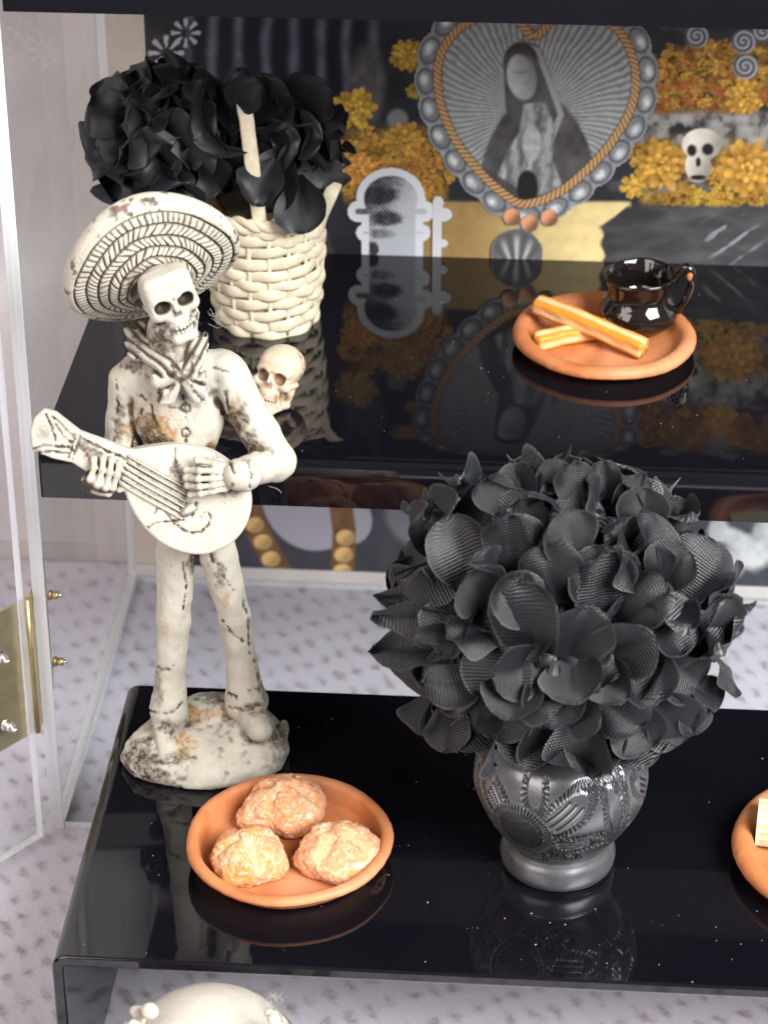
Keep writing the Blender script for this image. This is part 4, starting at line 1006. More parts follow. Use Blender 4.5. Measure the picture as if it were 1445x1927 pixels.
# ------------------------------------------------------------------ sugared breads
def bread(c, rx, ry, rz, rot, seed, label, browned):
    c = np.asarray(c, float); ca, sa = math.cos(rot), math.sin(rot); Rm = np.array([[ca, sa, 0], [-sa, ca, 0], [0, 0, 1]])
    knobs = [(0.62*math.cos(a), 0.62*math.sin(a), 0.30) for a in (0.3, 1.75, 3.3, 4.9)]
    def f(P):
        q = (P-c)@Rm.T/np.array([rx, ry, rz])
        d = (np.linalg.norm(q-np.array([0, 0, 0.45]), axis=1)-0.86)
        for i, k in enumerate(knobs):
            d = smin(d, np.linalg.norm(q-np.array(k), axis=1)-(0.36+0.05*math.sin(seed+i*2)), 0.16)
        d = smin(d, np.linalg.norm(q-np.array([0.05, 0.05, 1.05]), axis=1)-0.34, 0.14)
        for k in (0.95, 2.5, 4.1, 5.6):
            d = smax(d, -(d_cap(q, (0.25*math.cos(k), 0.25*math.sin(k), 1.25), (1.05*math.cos(k), 1.05*math.sin(k), 0.65), 0.05)), 0.22)
        d = d*rz+0.13*(fbm(P, 2.0, seed, 2)-0.5)+0.060*(fbm(P, 12, seed+3, 2)-0.5)+0.02*(vnoise(P, 26, seed+13)-0.5)
        return np.maximum(d, c[2]+0.01-P[:, 2])
    e = np.array([rx, ry, rz]).max()*1.35
    V, F = nets(f, c-[e, e, 0.1], c+[e, e, rz*1.75], 0.034)
    q = (V-c)@Rm.T/np.array([rx, ry, rz])
    n = fbm(V, 2.6, seed+9, 3); g = fbm(V, 13, seed+11, 2); n3 = vnoise(V, 26, seed+13)
    C = np.tile(np.array([0.62, 0.29, 0.145]), (len(V), 1))
    C = mixc(C, np.array([0.60, 0.235, 0.06]), smooth(0.52, 0.70, n+0.05*browned)*0.75)
    seam = np.min([d_cap(q, (0.2*math.cos(k), 0.2*math.sin(k), 1.25), (1.05*math.cos(k), 1.05*math.sin(k), 0.65), 0.10) for k in (0.95, 2.5, 4.1, 5.6)], axis=0)
    C = mixc(C, np.array([0.62, 0.46, 0.26]), smooth(0.12, -0.06, seam+0.6*(n-0.5))*0.5)
    C = mixc(C, np.array([0.72, 0.47, 0.33]), smooth(0.50, 0.70, g)*0.55)
    C = mixc(C, np.array([0.76, 0.66, 0.54]), smooth(0.74, 0.84, n3)*0.7)
    C = mixc(C, np.array([0.46, 0.22, 0.10]), smooth(0.34, 0.22, g)*0.4)
    wp = np.linalg.norm((q-np.array([0.30, -0.62, 0.62]))*np.array([1, 1, 1]), axis=1); C = mixc(C, np.array([0.84, 0.81, 0.78]), smooth(0.22, 0.10, wp+0.1*(g-0.5)))
    o = mesh('sweet_bread', V, F, M['bread'], None, C); return tag(o, label, 'bread', 'sugared breads on the plate')
zb = ZR+0.155
bread(onz(533, 1520, zb+0.35)*[1, 1, 0]+[0, 0.10, zb], 1.10, 0.92, 0.72, 0.35, 3, 'largest sugared bread, pale seam across its top, resting against the plate rim nearest the musician', 0.3)
bread(onz(466, 1612, zb+0.30)*[1, 1, 0]+[0, 0.0, zb], 1.00, 0.90, 0.68, 1.1, 8, 'sugared bread with a browned orange top and one white sugar clump', 1.6)
bread(onz(638, 1604, zb+0.30)*[1, 1, 0]+[0, 0.0, zb], 1.06, 0.93, 0.68, 0.15, 14, 'pale evenly sugared bread on the plate side towards the engraved vase', -0.6)

# ------------------------------------------------------------------ churros, cup, husk
def churro(a, b, r, seed, label):
    a = np.asarray(a, float); b = np.asarray(b, float); ax = b-a; L = np.linalg.norm(ax); ax /= L
    sd = np.cross(ax, [0, 0, 1.0]); sd /= np.linalg.norm(sd); up = np.cross(sd, ax)
    nr, ns = 40, 30
    V = []; C = []
    for i in range(nr+3):
        t = np.clip((i-1)/nr, 0, 1); k = 0.0 if i in (0, nr+2) else 1.0
        for j in range(ns):
            th = 2*math.pi*j/ns
            rr = r*(0.84+0.26*abs(math.cos(2*th+0.3))**1.5)*k*(1+0.04*math.sin(9*t+seed)+0.03*math.sin(23*t+j))
            rr = rr if i not in (1, nr+1) else rr*0.93
            V.append(a+ax*(t*L)+sd*rr*math.cos(th+0.78)+up*rr*math.sin(th+0.78)+up*0.03*math.sin(4*t))
            rdg = abs(math.cos(2*th+0.3))
            rdg = float(smooth(0.45, 0.85, np.array(rdg))); C.append(np.array([0.72, 0.47, 0.24])*(1-rdg)+np.array([0.62, 0.22, 0.012])*rdg if k else np.array([0.62, 0.27, 0.03]))
    V = np.array(V); C = np.array(C); n = fbm(V, 5, seed, 3)[:, None]; C = C*(0.8+0.4*n)
    F = [[i*ns+j, (i+1)*ns+j, (i+1)*ns+(j+1) % ns, i*ns+(j+1) % ns] for i in range(nr+2) for j in range(ns)]
    return tag(mesh('churro', V, F, M['churro'], None, C), label, 'churro', 'churros on the plate')
zp = ZS+0.14
churro([4.98, 12.72, zp+0.19+0.03], [6.9, 13.75, zp+0.19+0.03], 0.24, 1, 'lower churro stick lying flat across the plate under the other')
pa, pb = onz(1008, 572, zp+0.72), onz(1212, 655, zp+0.30)
churro(pa, pb, 0.25, 5, 'upper churro stick propped across the other one beside the cup')
cup_c = np.array([7.55, 14.25, zp])
cup = empty('glazed_cup', cup_c, 'tiny glossy black glazed cup with chipped handle on the churro plate', 'cup')
prof = [(0, 0.03), (0.62, 0.02), (0.74, 0.06), (0.93, 0.25), (0.99, 0.45), (0.93, 0.66), (0.80, 0.86), (0.77, 1.0), (0.82, 1.2), (0.90, 1.38), (0.92, 1.45), (0.89, 1.49), (0.84, 1.46), (0.77, 1.30), (0.70, 1.05), (0.68, 0.8), (0.4, 0.6), (0, 0.58)]
pr = crom(prof, 4); V, F, *_ = lathe(pr, 96, cup_c, lambda R, Z, T: (R*(1+0.02*np.sin(2*T+1)+0.015*np.sin(5*T)), Z*(1+0.02*np.sin(T+1)))); V = V+0.03*(fbm(V, 2.5, 71, 2)-0.5)[:, None]
V[:, 2] = np.maximum(V[:, 2], cup_c[2]+0.004)
mesh('bowl', V, F, M['glaze'], cup)
hp = [cup_c+np.array(p) for p in ((0.80, -0.10, 1.34), (0.96, -0.16, 1.62), (1.12, -0.22, 1.80), (1.24, -0.26, 1.66), (1.26, -0.26, 1.25), (1.16, -0.22, 0.85), (0.96, -0.16, 0.55))]
V, F = tube(crom(hp, 6), 0.12, 12); V = V+0.04*(fbm(V, 4, 73, 2)-0.5)[:, None]; hnd = mesh('handle', V, F, M['glaze'], cup)
ch = cup_c+np.array((1.23, -0.34, 1.62)); V, F = nets(lambda P: d_ell(P, ch, (0.09, 0.05, 0.13))+0.04*(fbm(P, 8, 2, 2)-0.5), ch-0.3, ch+0.3, 0.03); mesh('chip', V, F, M['terra'], hnd)
# husk wrapped tamale
hk = empty('corn_husk_wrap', (11.7, 0.9, ZR+0.15), 'pale striped corn husk bundle lying on the thick rimmed plate', 'food')
def husk_part(name, off, L, wdt, hgt, rot, seed):
    n, m = 26, 40; V = []; C = []
    for i in range(n):
        t = i/(n-1)
        for j in range(m):
            th = 2*math.pi*j/m; sq = (abs(math.cos(th))**4+abs(math.sin(th))**4)**-0.25
            gr = 1-0.05*(0.5+0.5*math.cos(th*14+seed)); w = wdt*(0.92+0.08*math.sin(3.1*t))
            x = (t-0.5)*L; y = w*math.cos(th)*sq*gr; z = hgt*math.sin(th)*sq*gr
            V.append((x, y, z)); g = 0.5+0.5*math.cos(th*14+seed); C.append(np.array([0.66, 0.62, 0.44])*(1-g)+np.array([0.42, 0.40, 0.22])*g)
    V = np.array(V); ca, sa = math.cos(rot), math.sin(rot); V = V@np.array([[ca, sa, 0], [-sa, ca, 0], [0, 0, 1]])+np.array(off)
    F = [[i*m+j, (i+1)*m+j, (i+1)*m+(j+1) % m, i*m+(j+1) % m] for i in range(n-1) for j in range(m)]+[list(range(m))[::-1], [(n-1)*m+j for j in range(m)]]
    mesh(name, V, F, M['husk'], hk, np.array(C))
husk_part('husk_bundle', (11.45, 0.62, ZR+0.60), 2.5, 0.55, 0.42, -0.12, 1.0)
V, F = tube(crom([np.array([11.75, 0.6, ZR+0.62])+0.60*np.array([0.3*math.cos(t)*0, math.cos(t), 0.80*math.sin(t)]) for t in np.linspace(0, 2*math.pi, 20)], 3), 0.05, 8); mesh('tie_strip', V, F, M['husk'], hk, np.tile(np.array([0.6, 0.55, 0.36]), (len(V), 1)))

# ------------------------------------------------------------------ engraved vase
vc = onz(1048, 1618, ZR)
vase = empty('engraved_vase', vc, 'burnished black clay vase engraved with sunflower and leaf patterns', 'vase')
prof = crom([(0, 0.02), (1.0, 0.01), (1.17, 0.05), (1.25, 0.22), (1.22, 0.48), (1.14, 0.66), (1.13, 0.78), (1.30, 1.02), (1.57, 1.45), (1.79, 1.95), (1.86, 2.40), (1.78, 2.85), (1.60, 3.25), (1.28, 3.52), (1.10, 3.70), (1.14, 3.90), (1.26, 4.02), (1.22, 4.06), (1.08, 3.98), (0.98, 3.7), (1.1, 3.4), (1.3, 3.0), (1.2, 2.0), (0.6, 1.2), (0, 1.15)], 12)
outer = 16*12
seg = 760
th0 = math.radians(-90)+math.radians(-6)
def wob(R, Z, T):
    a = ((T-th0+math.pi) % (2*math.pi))-math.pi                       # 0 faces the room
    rep = 2*math.pi/3; k = np.round(a/rep); al = (a-k*rep)*1.86; b = Z-2.30
    e = np.zeros(R.shape); fld = np.zeros(R.shape)
    def petal_(cx, cy, ang, hl, hw, nst, tick=0.085, tw=0.085):
        nonlocal e, fld
        c, s = math.cos(ang), math.sin(ang); x = (al-cx)*c+(b-cy)*s; y = -(al-cx)*s+(b-cy)*c
        rr = np.sqrt((x/hl)**2+(y/hw)**2); t = np.arctan2(y/hw, x/hl)
        dist = (rr-1)*min(hl, hw); L = 2*math.pi*math.sqrt((hl*hl+hw*hw)/2)
        band = smooth(tw, tw*0.7, np.abs(dist))
        e = np.where(band > 0.01, np.maximum(e*0.2, band*(0.15+0.85*smooth(0.30, 0.7, 0.5+0.5*np.sin(t*L/tick)))), e)
        for q in range(nst):
            yy = (q-(nst-1)/2)*hw*0.42; st = smooth(0.045, 0.015, np.abs(y-yy-0.10*x*x))*smooth(hl*0.55, hl*0.45, np.abs(x+0.05*q)); e = np.maximum(e, st)
    petal_(0.30, 0.24, 0.80, 0.84, 0.36, 3); petal_(0.62, -0.62, 0.12, 0.82, 0.26, 3); petal_(0.20, -1.12, -0.25, 0.55, 0.20, 3, 0.06, 0.08)
    petal_(-0.55, -1.18, -0.7, 0.42, 0.20, 2, 0.06, 0.08); petal_(-0.42, 0.75, 1.7, 0.55, 0.26, 0); petal_(-1.38, 0.20, 2.4, 0.6, 0.3, 3); petal_(-1.5, -0.6, 3.2, 0.5, 0.22, 2)
    petal_(1.42, 0.20, 1.75, 0.85, 0.22, 0, 0.085, 0.085); petal_(1.78, -0.05, 1.62, 1.25, 0.05, 0, 0.07, 0.06)
    # sunflower centre with hatched disc
    d = np.hypot(al+0.72, (b+0.42)*1.0)
    ring = smooth(0.13, 0.09, np.abs(d-0.60)); tt = np.arctan2(b+0.42, al+0.72)
    disc = smooth(0.56, 0.52, d); e = np.where(d < 0.75, 0, e)
    e = np.maximum(e, ring*(0.1+0.9*smooth(0.3, 0.7, 0.5+0.5*np.sin(tt*52))))
    e = np.maximum(e, disc*(0.35+0.5*smooth(0.3, 0.7, 0.5+0.5*np.sin(al*75+b*20)*np.sin(b*60-al*30))))
    e = e*smooth(0.82, 0.98, Z)*smooth(3.35, 3.2, Z)*(np.arange(R.shape[0])[:, None] < outer)
    wob.e = e
    lump = 0.012*np.sin(3*T+Z*1.5)+0.008*np.sin(7*T-Z*4)
    return R-0.050*e+lump*(np.arange(R.shape[0])[:, None] < outer)*(Z > 0.1)*(R > 0.5), Z
V, F, *_ = lathe(prof, seg, vc, wob); V[:, 2] = np.maximum(V[:, 2], ZR+0.003)
e = wob.e.ravel()
C = np.tile(np.array([0.19, 0.198, 0.208]), (len(V), 1)); C = mixc(C, np.array([0.012, 0.015, 0.014]), np.clip(e*0.85, 0, 1))
mesh('clay_body', V, F, M['vase'], vase, C)

# ------------------------------------------------------------------ black fabric flowers, every petal its own piece
def petal_data(name, mat, seed, pointed=0.0, cup=0.35, curl=0.3, ruff=0.05, nu=11, nv=15):
    r = np.random.default_rng(seed); ph = r.uniform(0, 6.28, 6); asym = r.uniform(-0.10, 0.10)
    tt_ = np.linspace(0, 1, nv); vs = 1-(1-tt_)**1.9; ang = 0.75*abs(curl)+0.15-curl*2.1*vs-0.9*curl*np.clip(vs-0.6, 0, 1)     # bends in, then turns over at the tip
    dv_ = np.diff(vs); yc = np.r_[0, np.cumsum(np.cos(ang[:-1])*dv_)]; zc = np.r_[0, np.cumsum(np.sin(ang[:-1])*dv_)]
    L = math.hypot(yc[-1], zc[-1]); c, s_ = yc[-1]/L, zc[-1]/L; yc, zc = (yc*c+zc*s_)/L, (zc*c-yc*s_)/L
    V = []; E = []; U = []
    for j, v in enumerate(vs):
        rnd = math.sqrt(max(0.0, 1-max(0, (v-0.58)/0.42)**2.4)); w = (0.20+0.80*math.sin(min(1, v/0.66)*math.pi/2)**1.3)*rnd*0.5
        wp = 0.5*math.sin(math.pi*v**0.9)**0.8*0.9+0.02*(1-v); w = max(w*(1-pointed)+wp*pointed, 0.012)
        for i in range(nu):
            u = -1+2*i/(nu-1)
            x = u*w+asym*v*v*0.6; y = yc[j]+(0.030*math.sin(u*4+ph[0])+0.012*math.sin(u*11+ph[4]))*smooth(0.55, 0.95, np.array(v))*(w*2)
            z = zc[j]+cup*(u*u)*w*w*2.0+ruff*1.3*math.sin(u*4.2+ph[2])*v**2+ruff*1.2*math.sin(v*9+ph[1]+u*2)*u*abs(u)-0.05*math.exp(-(u/0.22)**2)*math.sin(math.pi*v)
            z += ruff*1.8*max(0, abs(u)-0.55)*math.sin(v*13+ph[3]+(u > 0)*2)
            edge = (i in (0, nu-1) and v > 0.25) or j == nv-1
            jit = r.normal(0, 0.004, 2) if edge else (0, 0)
            V.append((x+jit[0], y+jit[1], z)); U.append((u*0.45, v)); E.append(1.0 if edge else 0.0)
    F = [[j*nu+i, j*nu+i+1, (j+1)*nu+i+1, (j+1)*nu+i] for j in range(nv-1) for i in range(nu-1)]
    me = bpy.data.meshes.new(name); me.from_pydata([tuple(float(c)*S for c in v) for v in V], [], F)
    me.polygons.foreach_set('use_smooth', np.ones(len(F), bool))
    a = me.color_attributes.new('Col', 'FLOAT_COLOR', 'POINT'); c = np.ones((len(V), 4), np.float32); c[:, :3] = np.array(E)[:, None]; a.data.foreach_set('color', c.ravel())
    ul = me.uv_layers.new(name='UVMap'); li = np.empty(len(me.loops), np.int32); me.loops.foreach_get('vertex_index', li); ul.data.foreach_set('uv', np.array(U, np.float32)[li].ravel())
    me.materials.append(mat); return me
def make_set(mat, tagname):
    rd = [petal_data(tagname, mat, 100+i, 0.0, (0.25, 0.6, -0.3, 0.75, 0.4, -0.45, 0.65, 0.1, 0.5, -0.2)[i], (0.40, 0.50, 0.30, 0.65, 0.25, 0.55, 0.2, 0.75, 0.45, 0.6)[i], 0.022+0.010*(i % 4)) for i in range(10)]
    pt = [petal_data(tagname, mat, 200+i, 1.0, (0.4, 0.2, 0.6)[i], (0.25, 0.5, -0.15)[i], 0.05) for i in range(3)]
    return rd, pt
def put_petal(parent, me, base, tip, width, outward, roll=0.0):
    base = np.asarray(base, float); y = np.asarray(tip, float)-base; L = np.linalg.norm(y); y /= L
    z = np.asarray(outward, float); z = z-y*(z@y); z /= np.linalg.norm(z)+1e-9; x = np.cross(y, z)
    if roll: c, s = math.cos(roll), math.sin(roll); x, z = x*c+z*s, z*c-x*s
    o = bpy.data.objects.new('petal', me); col.objects.link(o); o.parent = parent
    b = (base-world_loc(parent))*S; k = 0.5*(width+L)
    o.matrix_local = Matrix(((x[0]*width, y[0]*L, z[0]*k, b[0]), (x[1]*width, y[1]*L, z[1]*k, b[1]), (x[2]*width, y[2]*L, z[2]*k, b[2]), (0, 0, 0, 1)))
    return o
def ell_hit(x, y, c, r):
    """first point where the line of sight meets an ellipsoid, or its nearest pass"""
    d = ray(x, y); d = d/np.linalg.norm(d); o_ = (CAM-c)/r; dr = d/r
    a = dr@dr; b = o_@dr; cc = o_@o_-1; dis = b*b-a*cc
    t = (-b-math.sqrt(dis))/a if dis > 0 else -b/a
    return CAM+d*t
rounds, points = make_set(M['fabric'], 'fabric_petal')
bc_ = at(1050, 1135, vc[1]+0.1); br = np.array([3.65, 3.3, 3.2])
bq = empty('fabric_bouquet', vc+np.array([0, 0, 3.6]), 'big ball of black woven fabric petals standing in the engraved vase', 'flowers')
zt = lambda p: (640+p[0]*0.5571, 820+p[1]*0.5571)
PET = [((640, 270), (600, 90), 160), ((560, 270), (480, 150), 110), ((700, 220), (690, 85), 120), ((800, 290), (785, 85), 105), ((840, 310), (835, 145), 125), ((890, 260), (905, 85), 95), ((930, 310), (1030, 130), 105, 1),
       ((1000, 340), (1020, 175), 135), ((1060, 340), (1130, 205), 125), ((1080, 360), (1195, 265), 130), ((980, 420), (1040, 255), 140), ((1050, 520), (1165, 375), 140), ((1060, 510), (1068, 370), 60), ((1110, 570), (1260, 350), 190), ((1170, 570), (1320, 450), 190),
       ((1250, 560), (1335, 425), 80), ((1230, 640), (1360, 580), 130), ((790, 440), (730, 268), 165), ((610, 480), (560, 262), 160), ((750, 570), (700, 360), 165), ((570, 470), (440, 425), 80), ((480, 570), (350, 275), 160), ((390, 330), (400, 205), 140),
       ((320, 420), (293, 228), 70), ((480, 220), (395, 138), 105), ((320, 290), (235, 262), 75), ((430, 575), (118, 548), 125, 1), ((450, 620), (108, 600), 120, 1), ((400, 640), (255, 690), 95), ((570, 660), (362, 685), 140), ((700, 730), (515, 830), 150),
       ((690, 750), (620, 465), 185), ((760, 760), (850, 575), 165), ((880, 640), (890, 385), 195), ((940, 630), (1118, 515), 145), ((1000, 650), (1180, 650), 155), ((820, 750), (1050, 660), 180), ((1080, 690), (1035, 880), 120, 1), ((790, 740), (805, 905), 165),
       ((870, 740), (950, 900), 130), ((480, 720), (113, 735), 140, 1), ((540, 780), (285, 850), 160), ((620, 820), (560, 960), 160), ((650, 800), (715, 940), 150), ((1100, 800), (1272, 710), 170), ((1000, 850), (1185, 1000), 180), ((1150, 900), (1200, 1010), 110),
       ((1140, 820), (1275, 925), 140), ((1265, 740), (1340, 885), 75), ((410, 870), (350, 1070), 145), ((560, 880), (500, 1118), 175), ((710, 900), (690, 1110), 180), ((830, 890), (850, 1122), 185), ((920, 900), (1050, 1055), 155), ((310, 860), (262, 1010), 110), ((1060, 900), (1130, 1050), 150),
       ((790, 880), (880, 970), 140), ((600, 260), (655, 105), 130), ((760, 270), (640, 200), 95), ((1010, 520), (930, 380), 150), ((520, 560), (420, 480), 160), ((640, 620), (540, 500), 150), ((1180, 700), (1290, 560), 150), ((470, 830), (390, 930), 140), ((1240, 720), (1360, 640), 90)]
rp = random.Random(9)
for i, p in enumerate(PET):
    a, b, wd_ = zt(p[0]), zt(p[1]), p[2]*0.5571/84
    sb = 0.70+0.10*rp.random(); base = ell_hit(a[0], a[1], bc_, br*sb); tip = ell_hit(b[0], b[1], bc_, br*(1.02+0.10*rp.random()))
    out = (0.5*(base+tip)-bc_)/br; out /= np.linalg.norm(out)
    tc_ = (CAM-bc_)/np.linalg.norm(CAM-bc_); out = out+0.30*tc_+np.array([0, 0, 0.22])+0.42*np.array([rp.uniform(-1, 1), rp.uniform(-1, 1), rp.uniform(-1, 1)])
    me = points[i % 3] if len(p) > 3 else rounds[(i*7+i//3) % 10]
    put_petal(bq, me, base, tip, wd_*1.22, out, rp.uniform(-0.40, 0.40))
# inner and far-side petals
ga = math.pi*(3-math.sqrt(5))
for lay, (nn, s0, s1) in enumerate(((90, 0.35, 0.90), (46, 0.25, 0.72))):
    for i in range(nn):
        z = 1-2*(i+0.5)/nn; r_ = math.sqrt(1-z*z); t = i*ga+lay
        d = np.array([r_*math.cos(t), r_*math.sin(t), z])
        if z < -0.88: continue
        tocam = (CAM-bc_)/np.linalg.norm(CAM-bc_)
        s1_ = s1-(0.04 if d@tocam > 0.15 else 0.0) if lay == 0 else s1
        tan = np.cross(d, [rp.uniform(-1, 1), rp.uniform(-1, 1), rp.uniform(-1, 1)]); tan /= np.linalg.norm(tan)
        base = bc_+br*(d*s0); tip = bc_+br*(d*s1_+tan*0.30)
        out = d*0.5+np.cross(d, tan)*0.2+tan*-0.9
        put_petal(bq, rounds[(i*3) % 10], base, tip, rp.uniform(1.0, 1.5), out, rp.uniform(-0.5, 0.5))
tocam = (CAM-bc_)/np.linalg.norm(CAM-bc_)
for i in range(86):
    z = 1-2*(i+0.5)/86; r_ = math.sqrt(1-z*z); t = i*ga+2.0; d = np.array([r_*math.cos(t), r_*math.sin(t), z])
    if z < -0.75: continue
    dn2 = np.cross(d, np.cross(np.array([0.25*math.sin(i), 0.1, -1.0 if z < 0.55 else 0.9]), d)); dn2 /= np.linalg.norm(dn2)
    dn2 = dn2+0.7*np.cross(d, dn2)*rp.uniform(-1, 1); dn2 /= np.linalg.norm(dn2)
    base = bc_+br*(d*0.66-dn2*0.10); tip = bc_+br*(d*(rp.uniform(0.88, 0.95)-0.16*max(0, z-0.3))+dn2*0.30)
    put_petal(bq, rounds[(i*7+2) % 10], base, tip, rp.uniform(1.15, 1.55), d+dn2*-0.35+0.15*tocam, rp.uniform(-0.25, 0.25))
for i in range(13):                                   # lowest ring hanging over the vase shoulder
    t = 2*math.pi*(i+0.3*rp.random())/13; cs = np.array([math.cos(t), math.sin(t), 0])
    put_petal(bq, rounds[(i*3+1) % 10], vc+cs*1.25+np.array([0, 0, 4.55]), vc+cs*rp.uniform(2.6, 3.0)+np.array([0, 0, rp.uniform(4.0, 4.4)]), rp.uniform(1.4, 1.8), cs+np.array([0, 0, 0.35]), rp.uniform(-0.2, 0.2))
V, F = tube(crom([vc+[0.1, 0, 1.3], vc+[0, 0, 3.2], bc_+[0, 0, -1.5], bc_], 5), 0.16, 8); mesh('stem', V, F, M['stem'], bq)
V, F = tube(crom([at(975, 1400, vc[1]-1.1), at(985, 1340, vc[1]-1.3), at(1000, 1290, vc[1]-0.6)], 4), [0.05]*9, 6); mesh('stem', V, F, M['stem'], bq)

# ------------------------------------------------------------------ woven basket with black satin petals
kc = onz(503, 596, ZS)
bk = empty('woven_basket', kc, 'cream woven palm basket with tall arched handle', 'basket')
NS = 18; rb, rt, hb = 1.27, 1.46, 3.15
def rad_at(z): t = z/hb; return rb+(rt-rb)*t+0.10*math.sin(math.pi*min(1, t*1.05))
V, F, *_ = lathe([(0, 0.02), (rb*0.8, 0.0), (rb-0.08, 0.03), (rad_at(0.6)-0.14, 0.6), (rad_at(1.6)-0.14, 1.6), (rt-0.12, hb-0.1), (rt-0.22, hb-0.1), (rad_at(1.5)-0.24, 1.5), (rb-0.24, 0.2), (0, 0.15)], 60, kc); mesh('lining', V, F, M['straw'], bk)
rows = 11
for q in range(rows):
    z = 0.10+q*(hb-0.25)/(rows-1); pth = []
    for t in np.linspace(0, 2*math.pi, 177):
        r_ = rad_at(z)-0.015+0.042*math.cos(NS/2*t+q*math.pi)+0.012*math.sin(5*t+q)
        zz = z+0.05*math.sin(2*t+q*1.3)+0.018*math.sin(7*t+q*2)
        pth.append(kc+np.array([r_*math.cos(t), r_*math.sin(t), zz]))
    V, F = tube(pth, 0.14+0.012*math.sin(q*2.1), 10, False, (0.40, 1.10)); mesh('weaver', V, F, M['straw'], bk)
for i in range(NS//1):
    t = 2*math.pi*i/NS; pth = [kc+np.array([(rad_at(z)-0.02)*math.cos(t), (rad_at(z)-0.02)*math.sin(t), z]) for z in np.linspace(0.04, hb, 9)]
    V, F = tube(pth, 0.065, 6, True, (1.0, 0.8), up=(math.cos(t), math.sin(t), 0)); mesh('stake', V, F, M['straw'], bk)
for i in range(3):                                    # slanting rim bands
    pth = []
    for t in np.linspace(0, 2*math.pi, 121):
        r_ = rt+0.02+0.05*math.sin(9*t+i*2.1); pth.append(kc+np.array([r_*math.cos(t), r_*math.sin(t), hb-0.02+0.10*math.cos(9*t+i*2.1)+0.04*i]))
    V, F = tube(pth, 0.10, 8, False, (0.6, 1.1)); mesh('rim_band', V, F, M['straw'], bk)
hpts = [at(492, 440, kc[1]-1.42), at(486, 395, kc[1]-1.40), at(476, 320, kc[1]-1.38), at(466, 240, kc[1]-1.25), at(459, 192, kc[1]-1.0), at(466, 172, kc[1]-0.5), at(500, 168, kc[1]+0.5), at(570, 205, kc[1]+1.1), at(625, 290, kc[1]+0.9), at(632, 335, kc[1]+0.1), at(622, 365, kc[1]-0.35), at(604, 405, kc[1]-0.35), at(596, 435, kc[1]-0.2)]
hp = crom(hpts, 6); V, F = tube(hp, 0.185, 10, True, (1.0, 0.30), up=(0.15, -0.95, 0.25)); V = V+0.03*(fbm(V, 3, 81, 2)-0.5)[:, None]; mesh('handle', V, F, M['straw'], bk)
rs_, ps_ = make_set(M['satin'], 'satin_petal')
def ballflower(label, cx, cy, Y, rr, n, wmin, wmax, seed, skip=None):
    c = at(cx, cy, Y); rr = np.asarray(rr); rp = random.Random(seed)
    o = empty('satin_flower', c+np.array([0, 0, -rr[2]*0.9]), label, 'flowers', 'black satin flowers in the basket')
    for lay, (nn, s0, s1, lean) in enumerate(((n, 0.50, 0.98, 0.42), (n, 0.25, 0.74, 0.40))):
        for i in range(nn):
            z = 1-2*(i+0.5)/nn; r_ = math.sqrt(1-z*z); t = i*ga+lay+seed
            d = np.array([r_*math.cos(t), r_*math.sin(t), z])
            if z < -0.72: continue
            tan = np.cross(d, [rp.uniform(-1, 1), rp.uniform(-1, 1), rp.uniform(-1, 1)]); tan /= np.linalg.norm(tan)
            tip = c+rr*(d*s1*rp.uniform(0.92, 1.08)+tan*lean); base = c+rr*d*s0
            put_petal(o, rs_[rp.randrange(10)], base, tip, rp.uniform(wmin, wmax), d*1.0-tan*0.45, rp.uniform(-0.35, 0.35))
    V, F = tube([c, c*0.6+(kc+[0, 0, 1.6])*0.4, kc+[0, 0, 0.9]], 0.14, 8); mesh('stem', V, F, M['stem'], o)
    return o
ballflower('larger black satin flower leaning out of the basket above the sombrero', 310, 262, 14.1, (1.90, 1.7, 1.75), 40, 1.5, 2.1, 2)
ballflower('smaller black satin flower in the basket between handle and hat cut-out', 562, 282, 14.7, (1.15, 1.05, 1.70), 32, 1.2, 1.7, 7)
# petals that hang over the rim and in front of the handle
sfl = [o for o in bpy.data.objects if o.name.startswith('satin_flower')][1]
for a, b, wd_, dy, k in (((560, 330), (580, 438), 1.1, -1.75, 0), ((520, 300), (478, 385), 1.0, -1.85, 2), ((540, 270), (505, 400), 1.2, -1.2, 4), ((470, 210), (462, 130), 0.9, -0.3, 3), ((438, 205), (482, 148), 0.75, -1.7, 6), ((560, 200), (610, 150), 1.2, -0.5, 6), ((500, 230), (500, 140), 1.3, -0.3, 5)):
    put_petal(sfl, rs_[(k+4) % 10], at(a[0], a[1], kc[1]+dy+0.9), at(b[0], b[1], kc[1]+dy), wd_*1.25, (0.1, -0.9, 0.5), 0.25 if k % 2 else -0.25)
# ------------------------------------------------------------------ small loose skull on the shelf, and the skull in front of the riser
sk = empty('miniature_skull', onz(530, 766, ZS), 'tiny warm bone coloured skull lying on the shelf beside the basket', 'skull')
sf = frame((-0.25, -0.88, 0.36), (0.93, -0.28, -0.12))
kk = 0.84; P0 = at(523, 713, onz(530, 766, ZS)[1]+0.2)
Vt, Ft = nets(lambda q: skull_sdf(q), (-0.78, -1.05, -1.12), (0.78, 0.98, 1.08), 0.05)
P0[2] = ZS+0.003-(kk*(Vt@sf))[:, 2].min()
make_skull('skull_body', sk, P0, sf, kk, 0.03, M['bone'], np.array([0.54, 0.43, 0.32]), 0.9, np.array([0.16, 0.085, 0.045]), 21)
dc = at(392, 2043, -6.7); big = empty('skull_ornament', (dc[0], dc[1], 0), 'large smooth cream skull with beaded sides on the cloth before the riser', 'skull')
kb = 3.05; bf = frame((0.10, -1.0, -0.05), (1, 0.1, 0)); cb = dc+np.array([0, 0, -0.45*kb-0.36]); lowz = cb[2]-1.06*kb
if lowz < 0.01: cb[2] += 0.0
